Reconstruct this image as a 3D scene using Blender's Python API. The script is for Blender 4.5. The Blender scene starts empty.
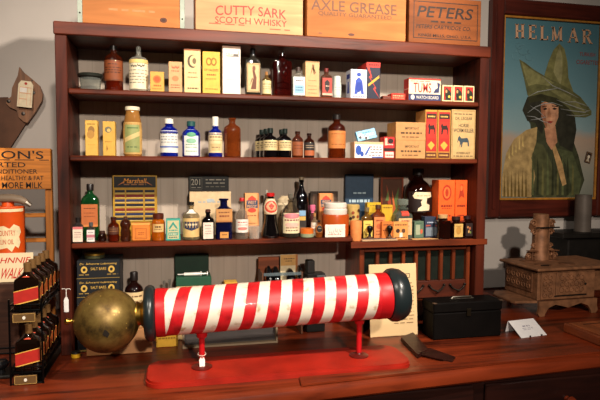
import bpy, bmesh, math, random
from mathutils import Vector, Matrix
R = math.radians
random.seed(7)
SC = bpy.context.scene
COL = SC.collection

# ------------------------------------------------------------------ camera
F = 550.0
CAM = Vector((.373, -1.85, 1.51))
yaw, pit, rol = R(12.7), R(3.5), R(.33)
fw = Vector((math.sin(yaw)*math.cos(pit), math.cos(yaw)*math.cos(pit), -math.sin(pit)))
rt0 = Vector((math.cos(yaw), -math.sin(yaw), 0)); up0 = rt0.cross(fw)
rt = rt0*math.cos(rol) + up0*math.sin(rol); up = rt.cross(fw)
cd = bpy.data.cameras.new('camera'); co = bpy.data.objects.new('camera', cd); COL.objects.link(co)
cd.sensor_width = 36; cd.lens = F/600*36; cd.clip_start = .05
co.matrix_world = Matrix(((rt.x, up.x, -fw.x, CAM.x), (rt.y, up.y, -fw.y, CAM.y), (rt.z, up.z, -fw.z, CAM.z), (0, 0, 0, 1)))
SC.camera = co

def ray(px, py): return fw + rt*((px-300)/F) - up*((py-200)/F)
def PV(px, py, Y):                                # the place's point on the upright plane y = Y
    d = ray(px, py); return CAM + d*((Y-CAM.y)/d.y)
def PH(px, py, Z):                                # the place's point on the level plane z = Z
    d = ray(px, py); return CAM + d*((Z-CAM.z)/d.z)

# heights of the place
ZC, Z3, Z2, Z1, ZT = .90, 1.260, 1.540, 1.750, 1.953
ZK = 1.243                                         # top of the glazed case
XR0 = 1.466                                        # inner face of the bookcase's right side
YB = .205                                          # front face of the shelf's back panel
YW = .62                                           # the wall

# ------------------------------------------------------------------ materials
def lin(c): return tuple((v/12.92 if v <= .04045 else ((v+.055)/1.055)**2.4) for v in c)
def hexc(h): return lin(tuple(int(h[i:i+2], 16)/255 for i in (0, 2, 4)))
MATS = {}
def nodes(name):
    m = bpy.data.materials.new(name); m.use_nodes = True
    nt = m.node_tree; nt.nodes.clear()
    out = nt.nodes.new('ShaderNodeOutputMaterial')
    b = nt.nodes.new('ShaderNodeBsdfPrincipled'); nt.links.new(b.outputs[0], out.inputs[0])
    return m, nt, b, out
def N(nt, t, **k):
    n = nt.nodes.new(t)
    for a, v in k.items():
        if a.startswith('i_'): n.inputs[int(a[2:])].default_value = v
        else: setattr(n, a, v)
    return n
def coords(nt, scale, rot=(0, 0, 0), kind='Object'):
    tc = N(nt, 'ShaderNodeTexCoord'); mp = N(nt, 'ShaderNodeMapping')
    mp.inputs['Scale'].default_value = scale; mp.inputs['Rotation'].default_value = rot
    nt.links.new(tc.outputs[kind], mp.inputs[0]); return mp.outputs[0]
def ramp(nt, fac, stops):
    r = N(nt, 'ShaderNodeValToRGB'); e = r.color_ramp.elements
    while len(e) < len(stops): e.new(.5)
    for i, (p, c) in enumerate(stops): e[i].position = p; e[i].color = tuple(c)+(1,)
    nt.links.new(fac, r.inputs[0]); return r.outputs[0]
def mul(c, k): return tuple(min(1, v*k) for v in c)

def ink(h, rough=.55, var=.10, scale=60, metal=0.0, spec=.35):
    key = ('ink', h, rough, var, scale, metal)
    if key in MATS: return MATS[key]
    m, nt, b, _ = nodes('paint_'+h)
    c = hexc(h)
    n = N(nt, 'ShaderNodeTexNoise'); n.inputs['Scale'].default_value = scale; n.inputs['Detail'].default_value = 4
    nt.links.new(coords(nt, (1, 1, 1)), n.inputs['Vector'])
    nt.links.new(ramp(nt, n.outputs[0], [(.3, mul(c, 1-var)), (.7, mul(c, 1+var))]), b.inputs['Base Color'])
    b.inputs['Roughness'].default_value = rough; b.inputs['Metallic'].default_value = metal
    b.inputs['Specular IOR Level'].default_value = spec
    MATS[key] = m; return m

def wood(h, axis='x', rough=.45, contrast=.4, scale=1.0, bump=.15, knots=False, h2=None, spec=.4):
    key = ('wood', h, axis, rough, contrast, scale, bump, knots, h2, spec)
    if key in MATS: return MATS[key]
    m, nt, b, _ = nodes('wood_'+h)
    c = hexc(h); d = hexc(h2) if h2 else mul(c, 1-contrast)
    s = {'x': (2.2, 26, 26), 'y': (26, 2.2, 26), 'z': (26, 26, 2.2)}[axis]
    s = tuple(v*scale for v in s)
    v = coords(nt, s)
    n = N(nt, 'ShaderNodeTexNoise'); n.inputs['Scale'].default_value = 1.6; n.inputs['Detail'].default_value = 7; n.inputs['Distortion'].default_value = 1.2
    nt.links.new(v, n.inputs['Vector'])
    n2 = N(nt, 'ShaderNodeTexNoise'); n2.inputs['Scale'].default_value = 5; n2.inputs['Detail'].default_value = 3
    nt.links.new(coords(nt, (1, 1, 1)), n2.inputs['Vector'])
    mx = N(nt, 'ShaderNodeMath', operation='MULTIPLY_ADD'); nt.links.new(n2.outputs[0], mx.inputs[0]); mx.inputs[1].default_value = .45
    nt.links.new(n.outputs[0], mx.inputs[2])
    col = ramp(nt, mx.outputs[0], [(.5, d), (.72, c), (.95, mul(c, 1.5))])
    nt.links.new(col, b.inputs['Base Color'])
    bp = N(nt, 'ShaderNodeBump'); bp.inputs['Strength'].default_value = bump; bp.inputs['Distance'].default_value = .004
    nt.links.new(n.outputs[0], bp.inputs['Height']); nt.links.new(bp.outputs[0], b.inputs['Normal'])
    b.inputs['Roughness'].default_value = rough; b.inputs['Specular IOR Level'].default_value = spec
    MATS[key] = m; return m

def glass(h, body=.6, rough=.06, tint=None):
    """thin bottle glass: part lets light through tinted, part glossy body colour"""
    key = ('glass', h, body, tint)
    if key in MATS: return MATS[key]
    m, nt, b, out = nodes('glass_'+h)
    c = hexc(h); t = hexc(tint) if tint else c
    n = N(nt, 'ShaderNodeTexNoise'); n.inputs['Scale'].default_value = 25
    nt.links.new(coords(nt, (1, 1, 1)), n.inputs['Vector'])
    nt.links.new(ramp(nt, n.outputs[0], [(.3, mul(c, .8)), (.7, mul(c, 1.15))]), b.inputs['Base Color'])
    b.inputs['Roughness'].default_value = rough; b.inputs['Specular IOR Level'].default_value = .6
    b.inputs['Coat Weight'].default_value = .6; b.inputs['Coat Roughness'].default_value = .03
    tr = N(nt, 'ShaderNodeBsdfTransparent'); tr.inputs[0].default_value = tuple(v**.5 for v in t)+(1,)
    lw = N(nt, 'ShaderNodeLayerWeight'); lw.inputs[0].default_value = .35
    ma = N(nt, 'ShaderNodeMath', operation='MULTIPLY_ADD'); ma.use_clamp = True
    nt.links.new(lw.outputs['Facing'], ma.inputs[0]); ma.inputs[1].default_value = .45; ma.inputs[2].default_value = body
    mix = N(nt, 'ShaderNodeMixShader'); nt.links.new(ma.outputs[0], mix.inputs[0])
    nt.links.new(tr.outputs[0], mix.inputs[1]); nt.links.new(b.outputs[0], mix.inputs[2])
    nt.links.new(mix.outputs[0], out.inputs[0])
    MATS[key] = m; return m

def metal(h, rough=.35, var=.25, scale=14): return ink(h, rough, var, scale, 1.0)

CLEAR = lambda: glass('C8C4B8', .10)
AMBER = lambda: glass('3E1406', .42, tint='A8400A')
DARKA = lambda: glass('1A0603', .72, tint='601806')
BLACKG = lambda: glass('080506', .9, tint='301008')
COBALT = lambda: glass('0A1A88', .55, tint='2848E8')
NAVY = lambda: glass('0A0C30', .8, tint='182080')
GREEN = lambda: glass('10401E', .6, tint='30A040')
RUBY = lambda: glass('300705', .5, tint='8A1A0C')
ORNG = lambda: glass('B85A08', .65, tint='FFA030')

# ------------------------------------------------------------------ mesh builder
TXT = {}
def text_mesh(s):
    if s in TXT: return TXT[s]
    cu = bpy.data.curves.new('lettering', 'FONT'); cu.body = s; cu.size = 1; cu.resolution_u = 3; cu.offset = .008
    ob = bpy.data.objects.new('lettering', cu)
    me = ob.to_mesh()
    vs = [tuple(v.co) for v in me.vertices]; fs = [tuple(p.vertices) for p in me.polygons]
    ob.to_mesh_clear(); bpy.data.objects.remove(ob); bpy.data.curves.remove(cu)
    if vs:
        x0 = min(v[0] for v in vs); x1 = max(v[0] for v in vs); y0 = min(v[1] for v in vs); y1 = max(v[1] for v in vs)
        vs = [((v[0]-(x0+x1)/2), (v[1]-(y0+y1)/2)) for v in vs]; w, h = x1-x0, y1-y0
    else: w = h = 1
    TXT[s] = (vs, fs, w, h); return TXT[s]

class MB:
    def __init__(s): s.v = []; s.f = []; s.mi = []; s.m = []
    def slot(s, m):
        if m not in s.m: s.m.append(m)
        return s.m.index(m)
    def add(s, vs, fs, m, M=None):
        o = len(s.v); k = s.slot(m)
        for v in vs:
            v = Vector(v); s.v.append(M @ v if M else v)
        for f in fs: s.f.append(tuple(i+o for i in f)); s.mi.append(k)
        return s
    def box(s, x0, x1, y0, y1, z0, z1, m, bev=.0015, M=None, seg=1):
        bm = bmesh.new(); bmesh.ops.create_cube(bm, size=1)
        for v in bm.verts: v.co = Vector(((x0+x1)/2+v.co.x*(x1-x0), (y0+y1)/2+v.co.y*(y1-y0), (z0+z1)/2+v.co.z*(z1-z0)))
        b = min(bev, .3*min(x1-x0, y1-y0, z1-z0))
        if b > 1e-5: bmesh.ops.bevel(bm, geom=bm.edges[:], offset=b, segments=seg, affect='EDGES', profile=.5)
        bm.verts.index_update()
        s.add([v.co.copy() for v in bm.verts], [tuple(v.index for v in f.verts) for f in bm.faces], m, M); bm.free(); return s
    def lathe(s, prof, m, n=28, sec=2.0, dr=1.0, M=None, hw=1.0):
        """profile of (r, z); r scaled by hw; sec = superellipse exponent; dr = depth ratio"""
        vs = []; fs = []
        for r, z in prof:
            for j in range(n):
                a = 2*math.pi*j/n
                vs.append(section(a, r, hw, sec, dr)+(z,))
        for i in range(len(prof)-1):
            for j in range(n):
                k = (j+1) % n
                fs.append((i*n+j, i*n+k, (i+1)*n+k, (i+1)*n+j))
        fs.append(tuple(range(n-1, -1, -1))); fs.append(tuple((len(prof)-1)*n+j for j in range(n)))
        return s.add(vs, fs, m, M)
    def tube(s, pts, r, m, n=8, closed=False, M=None):
        pts = [Vector(p) for p in pts]; vs = []; fs = []
        rs = r if isinstance(r, (list, tuple)) else [r]*len(pts)
        L = len(pts); prev = None
        for i, p in enumerate(pts):
            a = pts[(i-1) % L] if (closed or i > 0) else p; b = pts[(i+1) % L] if (closed or i < L-1) else p
            t = (b-a).normalized()
            if prev is None:
                u = t.orthogonal().normalized()
            else:
                u = prev - t*prev.dot(t)
                u = u.normalized() if u.length > 1e-6 else t.orthogonal().normalized()
            prev = u; w = t.cross(u)
            for j in range(n):
                an = 2*math.pi*j/n; vs.append(p+u*(rs[i]*math.cos(an))+w*(rs[i]*math.sin(an)))
        for i in range(L if closed else L-1):
            i2 = (i+1) % L
            for j in range(n): k = (j+1) % n; fs.append((i*n+j, i*n+k, i2*n+k, i2*n+j))
        if not closed: fs.append(tuple(range(n-1, -1, -1))); fs.append(tuple((L-1)*n+j for j in range(n)))
        return s.add(vs, fs, m, M)
    def prism(s, outline, m, t0, t1, plane='xz', M=None):
        """outline of 2-D points, given thickness along the third axis"""
        n = len(outline)
        def P(a, b, t): return {'xz': (a, t, b), 'xy': (a, b, t), 'yz': (t, a, b)}[plane]
        vs = [P(a, b, t0) for a, b in outline]+[P(a, b, t1) for a, b in outline]
        fs = [tuple(range(n)), tuple(range(2*n-1, n-1, -1))]+[(i, i+n, (i+1) % n+n, (i+1) % n) for i in range(n)]
        bm = bmesh.new(); bv = [bm.verts.new(v) for v in vs]
        for f in fs: bm.faces.new([bv[i] for i in f])
        bmesh.ops.recalc_face_normals(bm, faces=bm.faces[:])
        bmesh.ops.triangulate(bm, faces=[f for f in bm.faces if len(f.verts) > 4])
        bm.verts.index_update()
        s.add([v.co.copy() for v in bm.verts], [tuple(v.index for v in f.verts) for f in bm.faces], m, M); bm.free(); return s
    def sphere(s, c, r, m, n=20, sc=(1, 1, 1), M=None):
        vs = []; fs = []; k = n//2
        for i in range(k+1):
            p = math.pi*i/k
            for j in range(n):
                a = 2*math.pi*j/n
                vs.append((c[0]+r*sc[0]*math.sin(p)*math.cos(a), c[1]+r*sc[1]*math.sin(p)*math.sin(a), c[2]-r*sc[2]*math.cos(p)))
        for i in range(k):
            for j in range(n): q = (j+1) % n; fs.append((i*n+j, i*n+q, (i+1)*n+q, (i+1)*n+j))
        return s.add(vs, fs, m, M)
    def decals(s, S, W, H, ds, M=None, eps0=.0003, step=.00008):
        """S(u, v, eps) -> point on a surface W x H; ds = list of printed marks"""
        e = eps0
        p0, p1, p2 = Vector(S(.1, .5, 0)), Vector(S(.9, .5, 0)), Vector(S(.5, .5, 0)); curved = ((p0+p1)/2-p2).length > .0006
        nn = 24 if curved else 1
        for d in ds:
            e += step; k = d[0]
            if k == 'r':
                _, u0, v0, u1, v1, c = d; s.grid(S, u0, v0, u1, v1, e, ink(c), M, nn)
            elif k == 't':
                tx, u, v, h, c = d[1:6]; wm = d[6] if len(d) > 6 else None; sh = d[7] if len(d) > 7 else 0; arc = d[8] if len(d) > 8 else 0
                vs, fs, w, hh = text_mesh(tx); k2 = h*H/hh; kx = k2
                if wm: kx = wm*W/w
                pts = []
                for a, b in vs:
                    q = (a*kx)/(w*kx/2)
                    pts.append(S(u+(a*kx+sh*b*k2)/W, v+b*k2/H-arc*q*q, e))
                s.add(pts, fs, ink(c), M)
            elif k == 'd':
                _, u, v, ru, rv, c = d; n = 20
                K = 5 if curved else 1
                pts = [S(u, v, e)]+[S(u+ru*q/K*math.cos(2*math.pi*i/n), v+rv*q/K*math.sin(2*math.pi*i/n), e) for q in range(1, K+1) for i in range(n)]
                fc = [(0, 1+i, 1+(i+1) % n) for i in range(n)]
                for q in range(K-1): fc += [(1+q*n+i, 1+q*n+n+i, 1+q*n+n+(i+1) % n, 1+q*n+(i+1) % n) for i in range(n)]
                s.add(pts, fc, ink(c), M)
            elif k == 'o':                                        # outline ring rectangle
                _, u0, v0, u1, v1, t, c = d; tv = t*W/H
                for q in ((u0, v0, u1, v0+tv), (u0, v1-tv, u1, v1), (u0, v0, u0+t, v1), (u1-t, v0, u1, v1)): s.grid(S, *q, e, ink(c), M, nn)
            elif k == 'p':
                bm = bmesh.new(); f = bm.faces.new([bm.verts.new((a, b, 0)) for a, b in d[1]]); f.normal_update()
                if f.normal.z < 0: f.normal_flip()
                bmesh.ops.triangulate(bm, faces=[f], ngon_method='EAR_CLIP')
                if curved: bmesh.ops.subdivide_edges(bm, edges=bm.edges[:], cuts=5, use_grid_fill=True)
                bm.verts.index_update()
                s.add([S(v.co.x, v.co.y, e) for v in bm.verts], [tuple(v.index for v in q.verts) for q in bm.faces], ink(d[2]), M); bm.free()
            elif k == 's':                                        # a line of handwriting
                _, u0, v0, u1, hv, c = d; n = 60; t = .022; pts = []
                for i in range(n+1):
                    q = i/n; f = q*math.pi*13
                    uu = u0+(u1-u0)*q+.018*math.cos(f*1.0); vv = v0+hv*(.5*math.sin(f)*(1.6 if i < 9 or 24 < i < 29 else 1)+.25*math.sin(f*.37)); pts += [S(uu, vv-t, e), S(uu+.006, vv+t, e)]
                s.add(pts, [(2*i, 2*i+2, 2*i+3, 2*i+1) for i in range(n)], ink(c), M)
            elif k == 'l':                                        # a row of small print
                _, v, u0, u1, h, c = d; u = u0
                while u < u1:
                    L = random.uniform(.05, .16); s.grid(S, u, v, min(u+L, u1), v+h, e, ink(c), M, 3 if curved else 1); u += L+.035
    def grid(s, S, u0, v0, u1, v1, e, m, M=None, n=6):
        vs = []; fs = []
        for i in range(n+1):
            u = u0+(u1-u0)*i/n; vs += [S(u, v0, e), S(u, v1, e)]
        for i in range(n): fs.append((2*i, 2*i+2, 2*i+3, 2*i+1))
        return s.add(vs, fs, m, M)
    def build(s, name, parent=None, loc=(0, 0, 0), rz=0, smooth=True, ang=35):
        me = bpy.data.meshes.new(name); me.from_pydata([tuple(v) for v in s.v], [], s.f)
        for m in s.m: me.materials.append(m)
        me.polygons.foreach_set('material_index', s.mi)
        if smooth:
            me.polygons.foreach_set('use_smooth', [True]*len(me.polygons)); me.update()
            me.set_sharp_from_angle(angle=R(ang))
        me.update()
        o = bpy.data.objects.new(name, me); COL.objects.link(o)
        o.location = loc; o.rotation_euler = (0, 0, rz)
        if parent: o.parent = parent
        return o

def section(a, r, hw, sec, dr):
    c, q = math.cos(a), math.sin(a)
    n = sec if r > .8 else 2.0
    x = math.copysign(abs(c)**(2/n), c); y = math.copysign(abs(q)**(2/n), q)
    return (r*hw*x, min(r, dr)*hw*y)

def tag(o, label, cat, group=None):
    o['label'] = label; o['category'] = cat
    if group: o['group'] = group
    return o
def thing(name, label, cat, loc=(0, 0, 0), rz=0, group=None):
    o = bpy.data.objects.new(name, None); COL.objects.link(o); o.empty_display_size = .02
    o.location = loc; o.rotation_euler = (0, 0, rz); return tag(o, label, cat, group)
def struct(o): o['kind'] = 'structure'; return o
def dup(root, loc, label, group=None):
    r = root.copy(); COL.objects.link(r); r.location = loc; r['label'] = label
    if group: r['group'] = group
    for ch in list(root.children):
        c = ch.copy(); COL.objects.link(c); c.parent = r
        for g in list(ch.children):
            d = g.copy(); COL.objects.link(d); d.parent = c
    return r
def flat(w, h, y=0.0, x0=None, z0=0.0):            # upright face looking to -y
    x0 = -w/2 if x0 is None else x0
    return lambda u, v, e: (x0+u*w, y-e, z0+v*h)

# ------------------------------------------------------------------ generic builders
def fit(zt, z0):                                   # nothing reaches into the board above it
    for lo, hi in ((Z1, ZT-.043), (Z2, Z1-.019), (Z3, Z2-.019), (ZK, Z2-.019), (ZC, Z3-.019)):
        if abs(z0-lo) < .002: return min(zt, hi)
    return zt

def carton(name, label, cat, p0, p1, pt, z0, Y, depth, color, ds=(), side=None, sds=(), group=None, rz=0, bev=.0012, flap=False):
    a, b = PV(p0, pt, Y), PV(p1, pt, Y); b.x = min(b.x, XR0-.002); w = b.x-a.x; h = fit(PV((p0+p1)/2, pt, Y).z, z0)-z0
    mb = MB(); mb.box(-w/2, w/2, 0, depth, 0, h, ink(color, .5), bev)
    mb.decals(flat(w, h), w, h, ds)
    if side:
        S = lambda u, v, e: (-w/2-e, depth-u*depth, v*h)
        mb.decals(S, depth, h, [('r', .02, .01, .98, .99, side)]+list(sds))
    o = mb.build(name, None, ((a.x+b.x)/2, Y, z0), rz)
    if flap:
        f = MB().box(-w/2+.001, w/2-.001, .001, depth-.001, h, h+.0015, ink(color, .5), .0005); f.build('lid_flap', o)
    return tag(o, label, cat, group)

def prof(sh=.66, nk=.34, ct=.92, lip=.42, rise=.14, foot=.93):
    return [(.0, 0), (foot, 0), (1, .02), (1, sh-.05), (.985, sh-.01), (.9, sh+rise*.3), (.72, sh+rise*.58), (nk+.12, sh+rise*.82), (nk+.02, sh+rise), (nk, sh+rise+.02),
            (nk, ct-.05), (lip, ct-.045), (lip, ct-.005), (lip-.04, ct), (0, ct)]

def bottle(label, cat, p0, p1, pt, z0, Y, pr, gm, cap=None, labels=(), sec=2.0, dr=1.0, name='glass_bottle', group=None, rz=0, stop=None, filling=None):
    """p0, p1, pt: its silhouette at the plane through its axis; pr: profile over its full height"""
    a, b = PV(p0, pt+10, Y), PV(p1, pt+10, Y); b.x = min(b.x, XR0-.002); hw = (b.x-a.x)/2; H = fit(PV((p0+p1)/2, pt, Y).z, z0)-z0
    t = thing(name, label, cat, ((a.x+b.x)/2, Y, z0), rz, group)
    pz = [(r, z*H) for r, z in pr]
    MB().lathe(pz, gm, sec=sec, dr=dr, hw=hw).build('glass_body', t)
    if filling:
        lm, lt = filling
        q = [(r*.9, max(z, .012)*H) for r, z in pr if z < lt]; q.append((q[-1][0], lt*H)); q.append((0, lt*H))
        MB().lathe(q, lm, sec=sec, dr=dr*.92, hw=hw).build('filling', t)
    if cap:
        cm, c0, rc = cap[:3]; top = cap[3] if len(cap) > 3 else 1.0
        MB().lathe([(0, c0*H), (rc, c0*H), (rc, (top-.012)*H), (rc*.88, top*H), (0, top*H)], cm, hw=hw, n=20).build('cap', t)
    if stop:                                       # ground glass stopper: stem and knob
        sm, c0, rc = stop
        MB().lathe([(0, c0*H), (rc*.6, c0*H), (rc*.5, (c0+.02)*H), (rc, (c0+.4*(1-c0))*H), (rc, .985*H), (rc*.7, H), (0, H)], sm, hw=hw, n=16).build('stopper', t)
    def rad(z):
        z /= H
        for (r0, z0_), (r1, z1_) in zip(pr, pr[1:]):
            if z0_ <= z <= z1_ and z1_ > z0_: return r0+(r1-r0)*(z-z0_)/(z1_-z0_)
        return 1.0
    for L in labels:
        v0, v1, an, c, ds = L[:5]
        lh = (v1-v0)*H
        if sec > 2.5:
            W = 2*hw*an/90
            def S(u, v, e):
                z = v0*H+v*lh; return ((u-.5)*W, -min(rad(z), dr)*hw-.0004-e, z)
        else:
            A = R(an); W = 2*A*hw
            def S(u, v, e):
                z = v0*H+v*lh; r = rad(z)*hw; f = (u-.5)*2*A; e2 = e+.0004
                ry = min(r, dr*hw)
                return ((r+e2)*math.sin(f), -(ry+e2)*math.cos(f), z)
        lb = MB()
        n = 24; vs = []; fs = []
        for i in range(n+1):
            for j in range(5): vs.append(S(i/n, j/4, 0))
        for i in range(n):
            for j in range(4): fs.append((i*5+j, (i+1)*5+j, (i+1)*5+j+1, i*5+j+1))
        lb.add(vs, fs, ink(c, .6)); lb.decals(S, W, lh, ds); lb.build('label', t)
    return t

def crate(label, p0, p1, ptop, Y, depth, h, wd, ds, straps=False, group='wooden crates along the top board', knot=None):
    a, b = PV(p0, ptop, Y), PV(p1, ptop, Y); w = b.x-a.x
    t = thing('wooden_crate', label, 'crate', ((a.x+b.x)/2, Y, ZT+.0005), 0, group)
    f = MB().box(-w/2, w/2, 0, .012, 0, h, wd, .0015); f.decals(flat(w, h), w, h, ds); f.build('front_board', t)
    MB().box(-w/2, w/2, depth-.012, depth, 0, h, wd, .0015).build('back_board', t)
    MB().box(-w/2, -w/2+.014, .0125, depth-.0125, 0, h, wd, .0015).build('end_board', t)
    MB().box(w/2-.014, w/2, .0125, depth-.0125, 0, h, wd, .0015).build('end_board', t)
    MB().box(-w/2+.0145, w/2-.0145, .0125, depth-.0125, .001, .011, wd, .0015).build('bottom_board', t)
    if straps:
        for x in (-w/2-.002, w/2-.013):
            s = MB().box(x, x+.015, -.0025, -.0003, 0, h, metal('7C8278', .5), .0005)
            for k in range(4): s.sphere((x+.0075, -.0025, .03+k*.07), .0028, metal('4A4A44', .5), 8)
            s.build('metal_strap', t)
    if knot: pass
    return t

# ================================================================== the setting
wall_m = ink('B6ADA5', .8, .04, 6)
struct(MB().box(-2.2, 3.6, YW, YW+.1, 0, 3.0, wall_m, 0).build('wall_back'))
struct(MB().box(-2.2, 3.6, -4.4, YW+.1, -.1, 0, wood('4A3020', 'x', .5), 0).build('floor'))
struct(MB().box(-2.2, 3.6, -4.4, YW+.1, 3.0, 3.1, ink('3A3634', .9, .05, 5), 0).build('ceiling'))
struct(MB().box(1.515, 3.6, YW-.012, YW, .905, .995, ink('948C86', .7, .06, 8), .002).build('trim_1'))

# the long counter
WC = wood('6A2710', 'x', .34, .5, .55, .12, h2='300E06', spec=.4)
WC_SHADE = wood('220B06', 'x', .4, .5, .8, .1)  # counter front wood, darkened to stand in for shade under the overhang
ct = thing('counter', 'long dark red varnished wooden counter carrying the whole display', 'counter', (0, 0, 0))
def fy(x): return -.408+(x-.6)*.062               # its front edge runs a little askew
top = MB()
pr = [(0, 0), (.006, .012), (.006, .028), (0, .04), (-.014, .045)]
xs = [-1.2+.2*i for i in range(22)]
vs = []; fs = []
sec_ = [(.03, -.048), (.004, -.048), (-.004, -.040), (-.006, -.022), (-.002, -.008), (.008, -.0015), (.02, 0)]
for x in xs:
    for dy, dz in sec_: vs.append((x, fy(x)+dy, ZC+dz))
    vs.append((x, YW-.002, ZC)); vs.append((x, YW-.002, ZC-.048))
n = len(sec_)+2
for i in range(len(xs)-1):
    for j in range(n): k = (j+1) % n; fs.append((i*n+j, i*n+k, (i+1)*n+k, (i+1)*n+j))
fs.append(tuple(range(n))); fs.append(tuple(range(len(vs)-1, len(vs)-n-1, -1)))
top.add(vs, fs, WC); top.build('worktop', ct)
MB().box(-1.2, 3.0, -.33, -.30, .05, .851, WC_SHADE, .002).build('front_panel', ct)
MB().box(-1.2, 3.0, -.27, YW-.01, 0, .05, WC_SHADE, .002).build('plinth', ct)
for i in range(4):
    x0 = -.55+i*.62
    d = MB().box(x0, x0+.58, -.345, -.331, .69, .835, WC_SHADE, .004).build('drawer', ct)
    MB().lathe([(0, 0), (.010, 0), (.008, .012), (.016, .022), (.014, .03), (0, .032)], WC, n=14, M=Matrix.Translation((x0+.29, -.3455, .765)) @ Matrix.Rotation(R(90), 4, 'X')).build('knob', d)

# the bookcase
WS = wood('5A2412', 'x', .38, .5, .6, .2, h2='240B05', spec=.25)
WSV = wood('45190C', 'z', .48, .5, .6, .2, h2='1E0905', spec=.2)
WD = wood('33190F', 'y', .6, .4, .8, .1)
bc = thing('bookcase', 'tall dark stained open wooden bookcase packed with old bottles and cartons', 'bookcase', (0, 0, ZC+.0005))
z0 = ZC+.0005
XL0, XL1, XR1 = .010, .045, 1.503
B = lambda x0, x1, y0, y1, za, zb, m, bev=.002: MB().box(x0, x1, y0, y1, za-z0, zb-z0, m, bev)
B(XL0, XL1, 0, YB+.018, z0, ZT-.041, WSV).build('side_panel', bc)
B(XR0, XR1, 0, YB+.018, z0, ZT-.041, WSV).build('side_panel', bc)
B(XL0-.003, XR1+.003, -.004, YB+.018, ZT-.040, ZT, WS, .003).build('top_board', bc)
for zt, x1 in ((Z1, XR0), (Z2, XR0), (Z3, .985)):
    B(XL1+.0005, x1-.0005, .002, YB-.001, zt-.017, zt, WS, .004).build('shelf_board', bc)
bk, nt, b, _ = nodes('beadboard_back')
v = coords(nt, (1, 1, 1)); sx = N(nt, 'ShaderNodeSeparateXYZ'); nt.links.new(v, sx.inputs[0])
m1 = N(nt, 'ShaderNodeMath', operation='MULTIPLY'); m1.inputs[1].default_value = 22; nt.links.new(sx.outputs[0], m1.inputs[0])
m2 = N(nt, 'ShaderNodeMath', operation='FRACT'); nt.links.new(m1.outputs[0], m2.inputs[0])
nz = N(nt, 'ShaderNodeTexNoise'); nz.inputs['Scale'].default_value = 3; nt.links.new(coords(nt, (12, 12, 1.5)), nz.inputs['Vector'])
c0 = ramp(nt, nz.outputs[0], [(.3, hexc('AC9D8E')), (.7, hexc('B8A99A'))])
gr = ramp(nt, m2.outputs[0], [(0, (.8,)*3), (.05, (1,)*3), (.95, (1,)*3), (1, (.8,)*3)])
mm = N(nt, 'ShaderNodeMixRGB', blend_type='MULTIPLY'); mm.inputs[0].default_value = 1
nt.links.new(c0, mm.inputs[1]); nt.links.new(gr, mm.inputs[2]); nt.links.new(mm.outputs[0], b.inputs['Base Color']); b.inputs['Roughness'].default_value = .75
B(XL1+.0005, XR0-.0005, YB, YB+.012, ZC+.002, ZT-.041, bk, 0).build('back_panel', bc)

# glazed case under the right half of the third shelf
WK = wood('662A12', 'x', .38, .45, .8, .12); WKV = wood('6A2C12', 'z', .38, .45, .8, .12)
kc = thing('glazed_case', 'red brown wooden case with upright glazing bars and scroll pulls, built into the bookcase', 'display case', (0, 0, ZC+.0005))
KX0, KX1, KY = 1.02, 1.461, .03
MB().box(KX0-.045, XR1+.008, -.004, -.0005, ZK-.022-z0, ZK-z0, WK, .001).box(KX0-.033, KX1, 0, YB-.001, ZK-.020-z0, ZK-z0, WK, .003).build('ledge', kc)
MB().box(KX0, KX0+.018, KY, YB-.002, 0, ZK-.021-z0, WKV, .002).build('side_panel', kc)
MB().box(KX1-.016, KX1, KY, YB-.002, 0, ZK-.021-z0, WKV, .002).build('side_panel', kc)
MB().box(KX0+.0185, KX1-.0165, KY+.001, KY+.018, 1.200-z0, ZK-.021-z0, WK, .002).build('top_rail', kc)
MB().box(KX0+.0185, KX1-.0165, KY+.001, KY+.018, 1.020-z0, 1.085-z0, wood('461A0B', 'x', .45, .45, .8, .12), .002).build('drawer_front', kc)
MB().box(KX0+.0185, KX1-.0165, KY+.02, YB-.002, 1.005-z0, 1.019-z0, WK, .001).build('bottom_board', kc)
x0, x1 = KX0+.0185, KX1-.0165
for i in range(1, 8):
    x = x0+(x1-x0)*i/8
    MB().box(x-.0065, x+.0065, KY, KY+.016, 1.0855-z0, 1.1995-z0, WKV, .002).build('glazing_bar', kc)
MB().box(x0, x1, KY+.0165, KY+.0185, 1.0855-z0, 1.1995-z0, glass('3A4038', .25), 0).build('glass_pane', kc)
for i in range(6):
    t = MB().box(x0+.012+i*.066, x0+.058+i*.066, KY+.045, KY+.05, 1.0195-z0, 1.17-z0, ink(['5A6050', '4A463A', '6A6A5A'][i % 3]), .002).build('divider_card', kc)
for i in range(5):
    x = x0+.03+i*.085; s = MB(); zz = 1.058-z0
    s.tube([(x-.03, KY-.004, zz+.008), (x-.018, KY-.008, zz-.004), (x, KY-.014, zz-.012), (x+.018, KY-.008, zz-.004), (x+.03, KY-.004, zz+.008)], .0032, metal('2A2622', .5), 8)
    s.sphere((x-.03, KY-.004, zz+.01), .0052, metal('2A2622', .5), 10); s.sphere((x+.03, KY-.004, zz+.01), .0052, metal('2A2622', .5), 10); s.sphere((x, KY-.012, zz-.012), .0052, metal('342E28', .5), 10)
    s.build('scroll_pull', kc)

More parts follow.
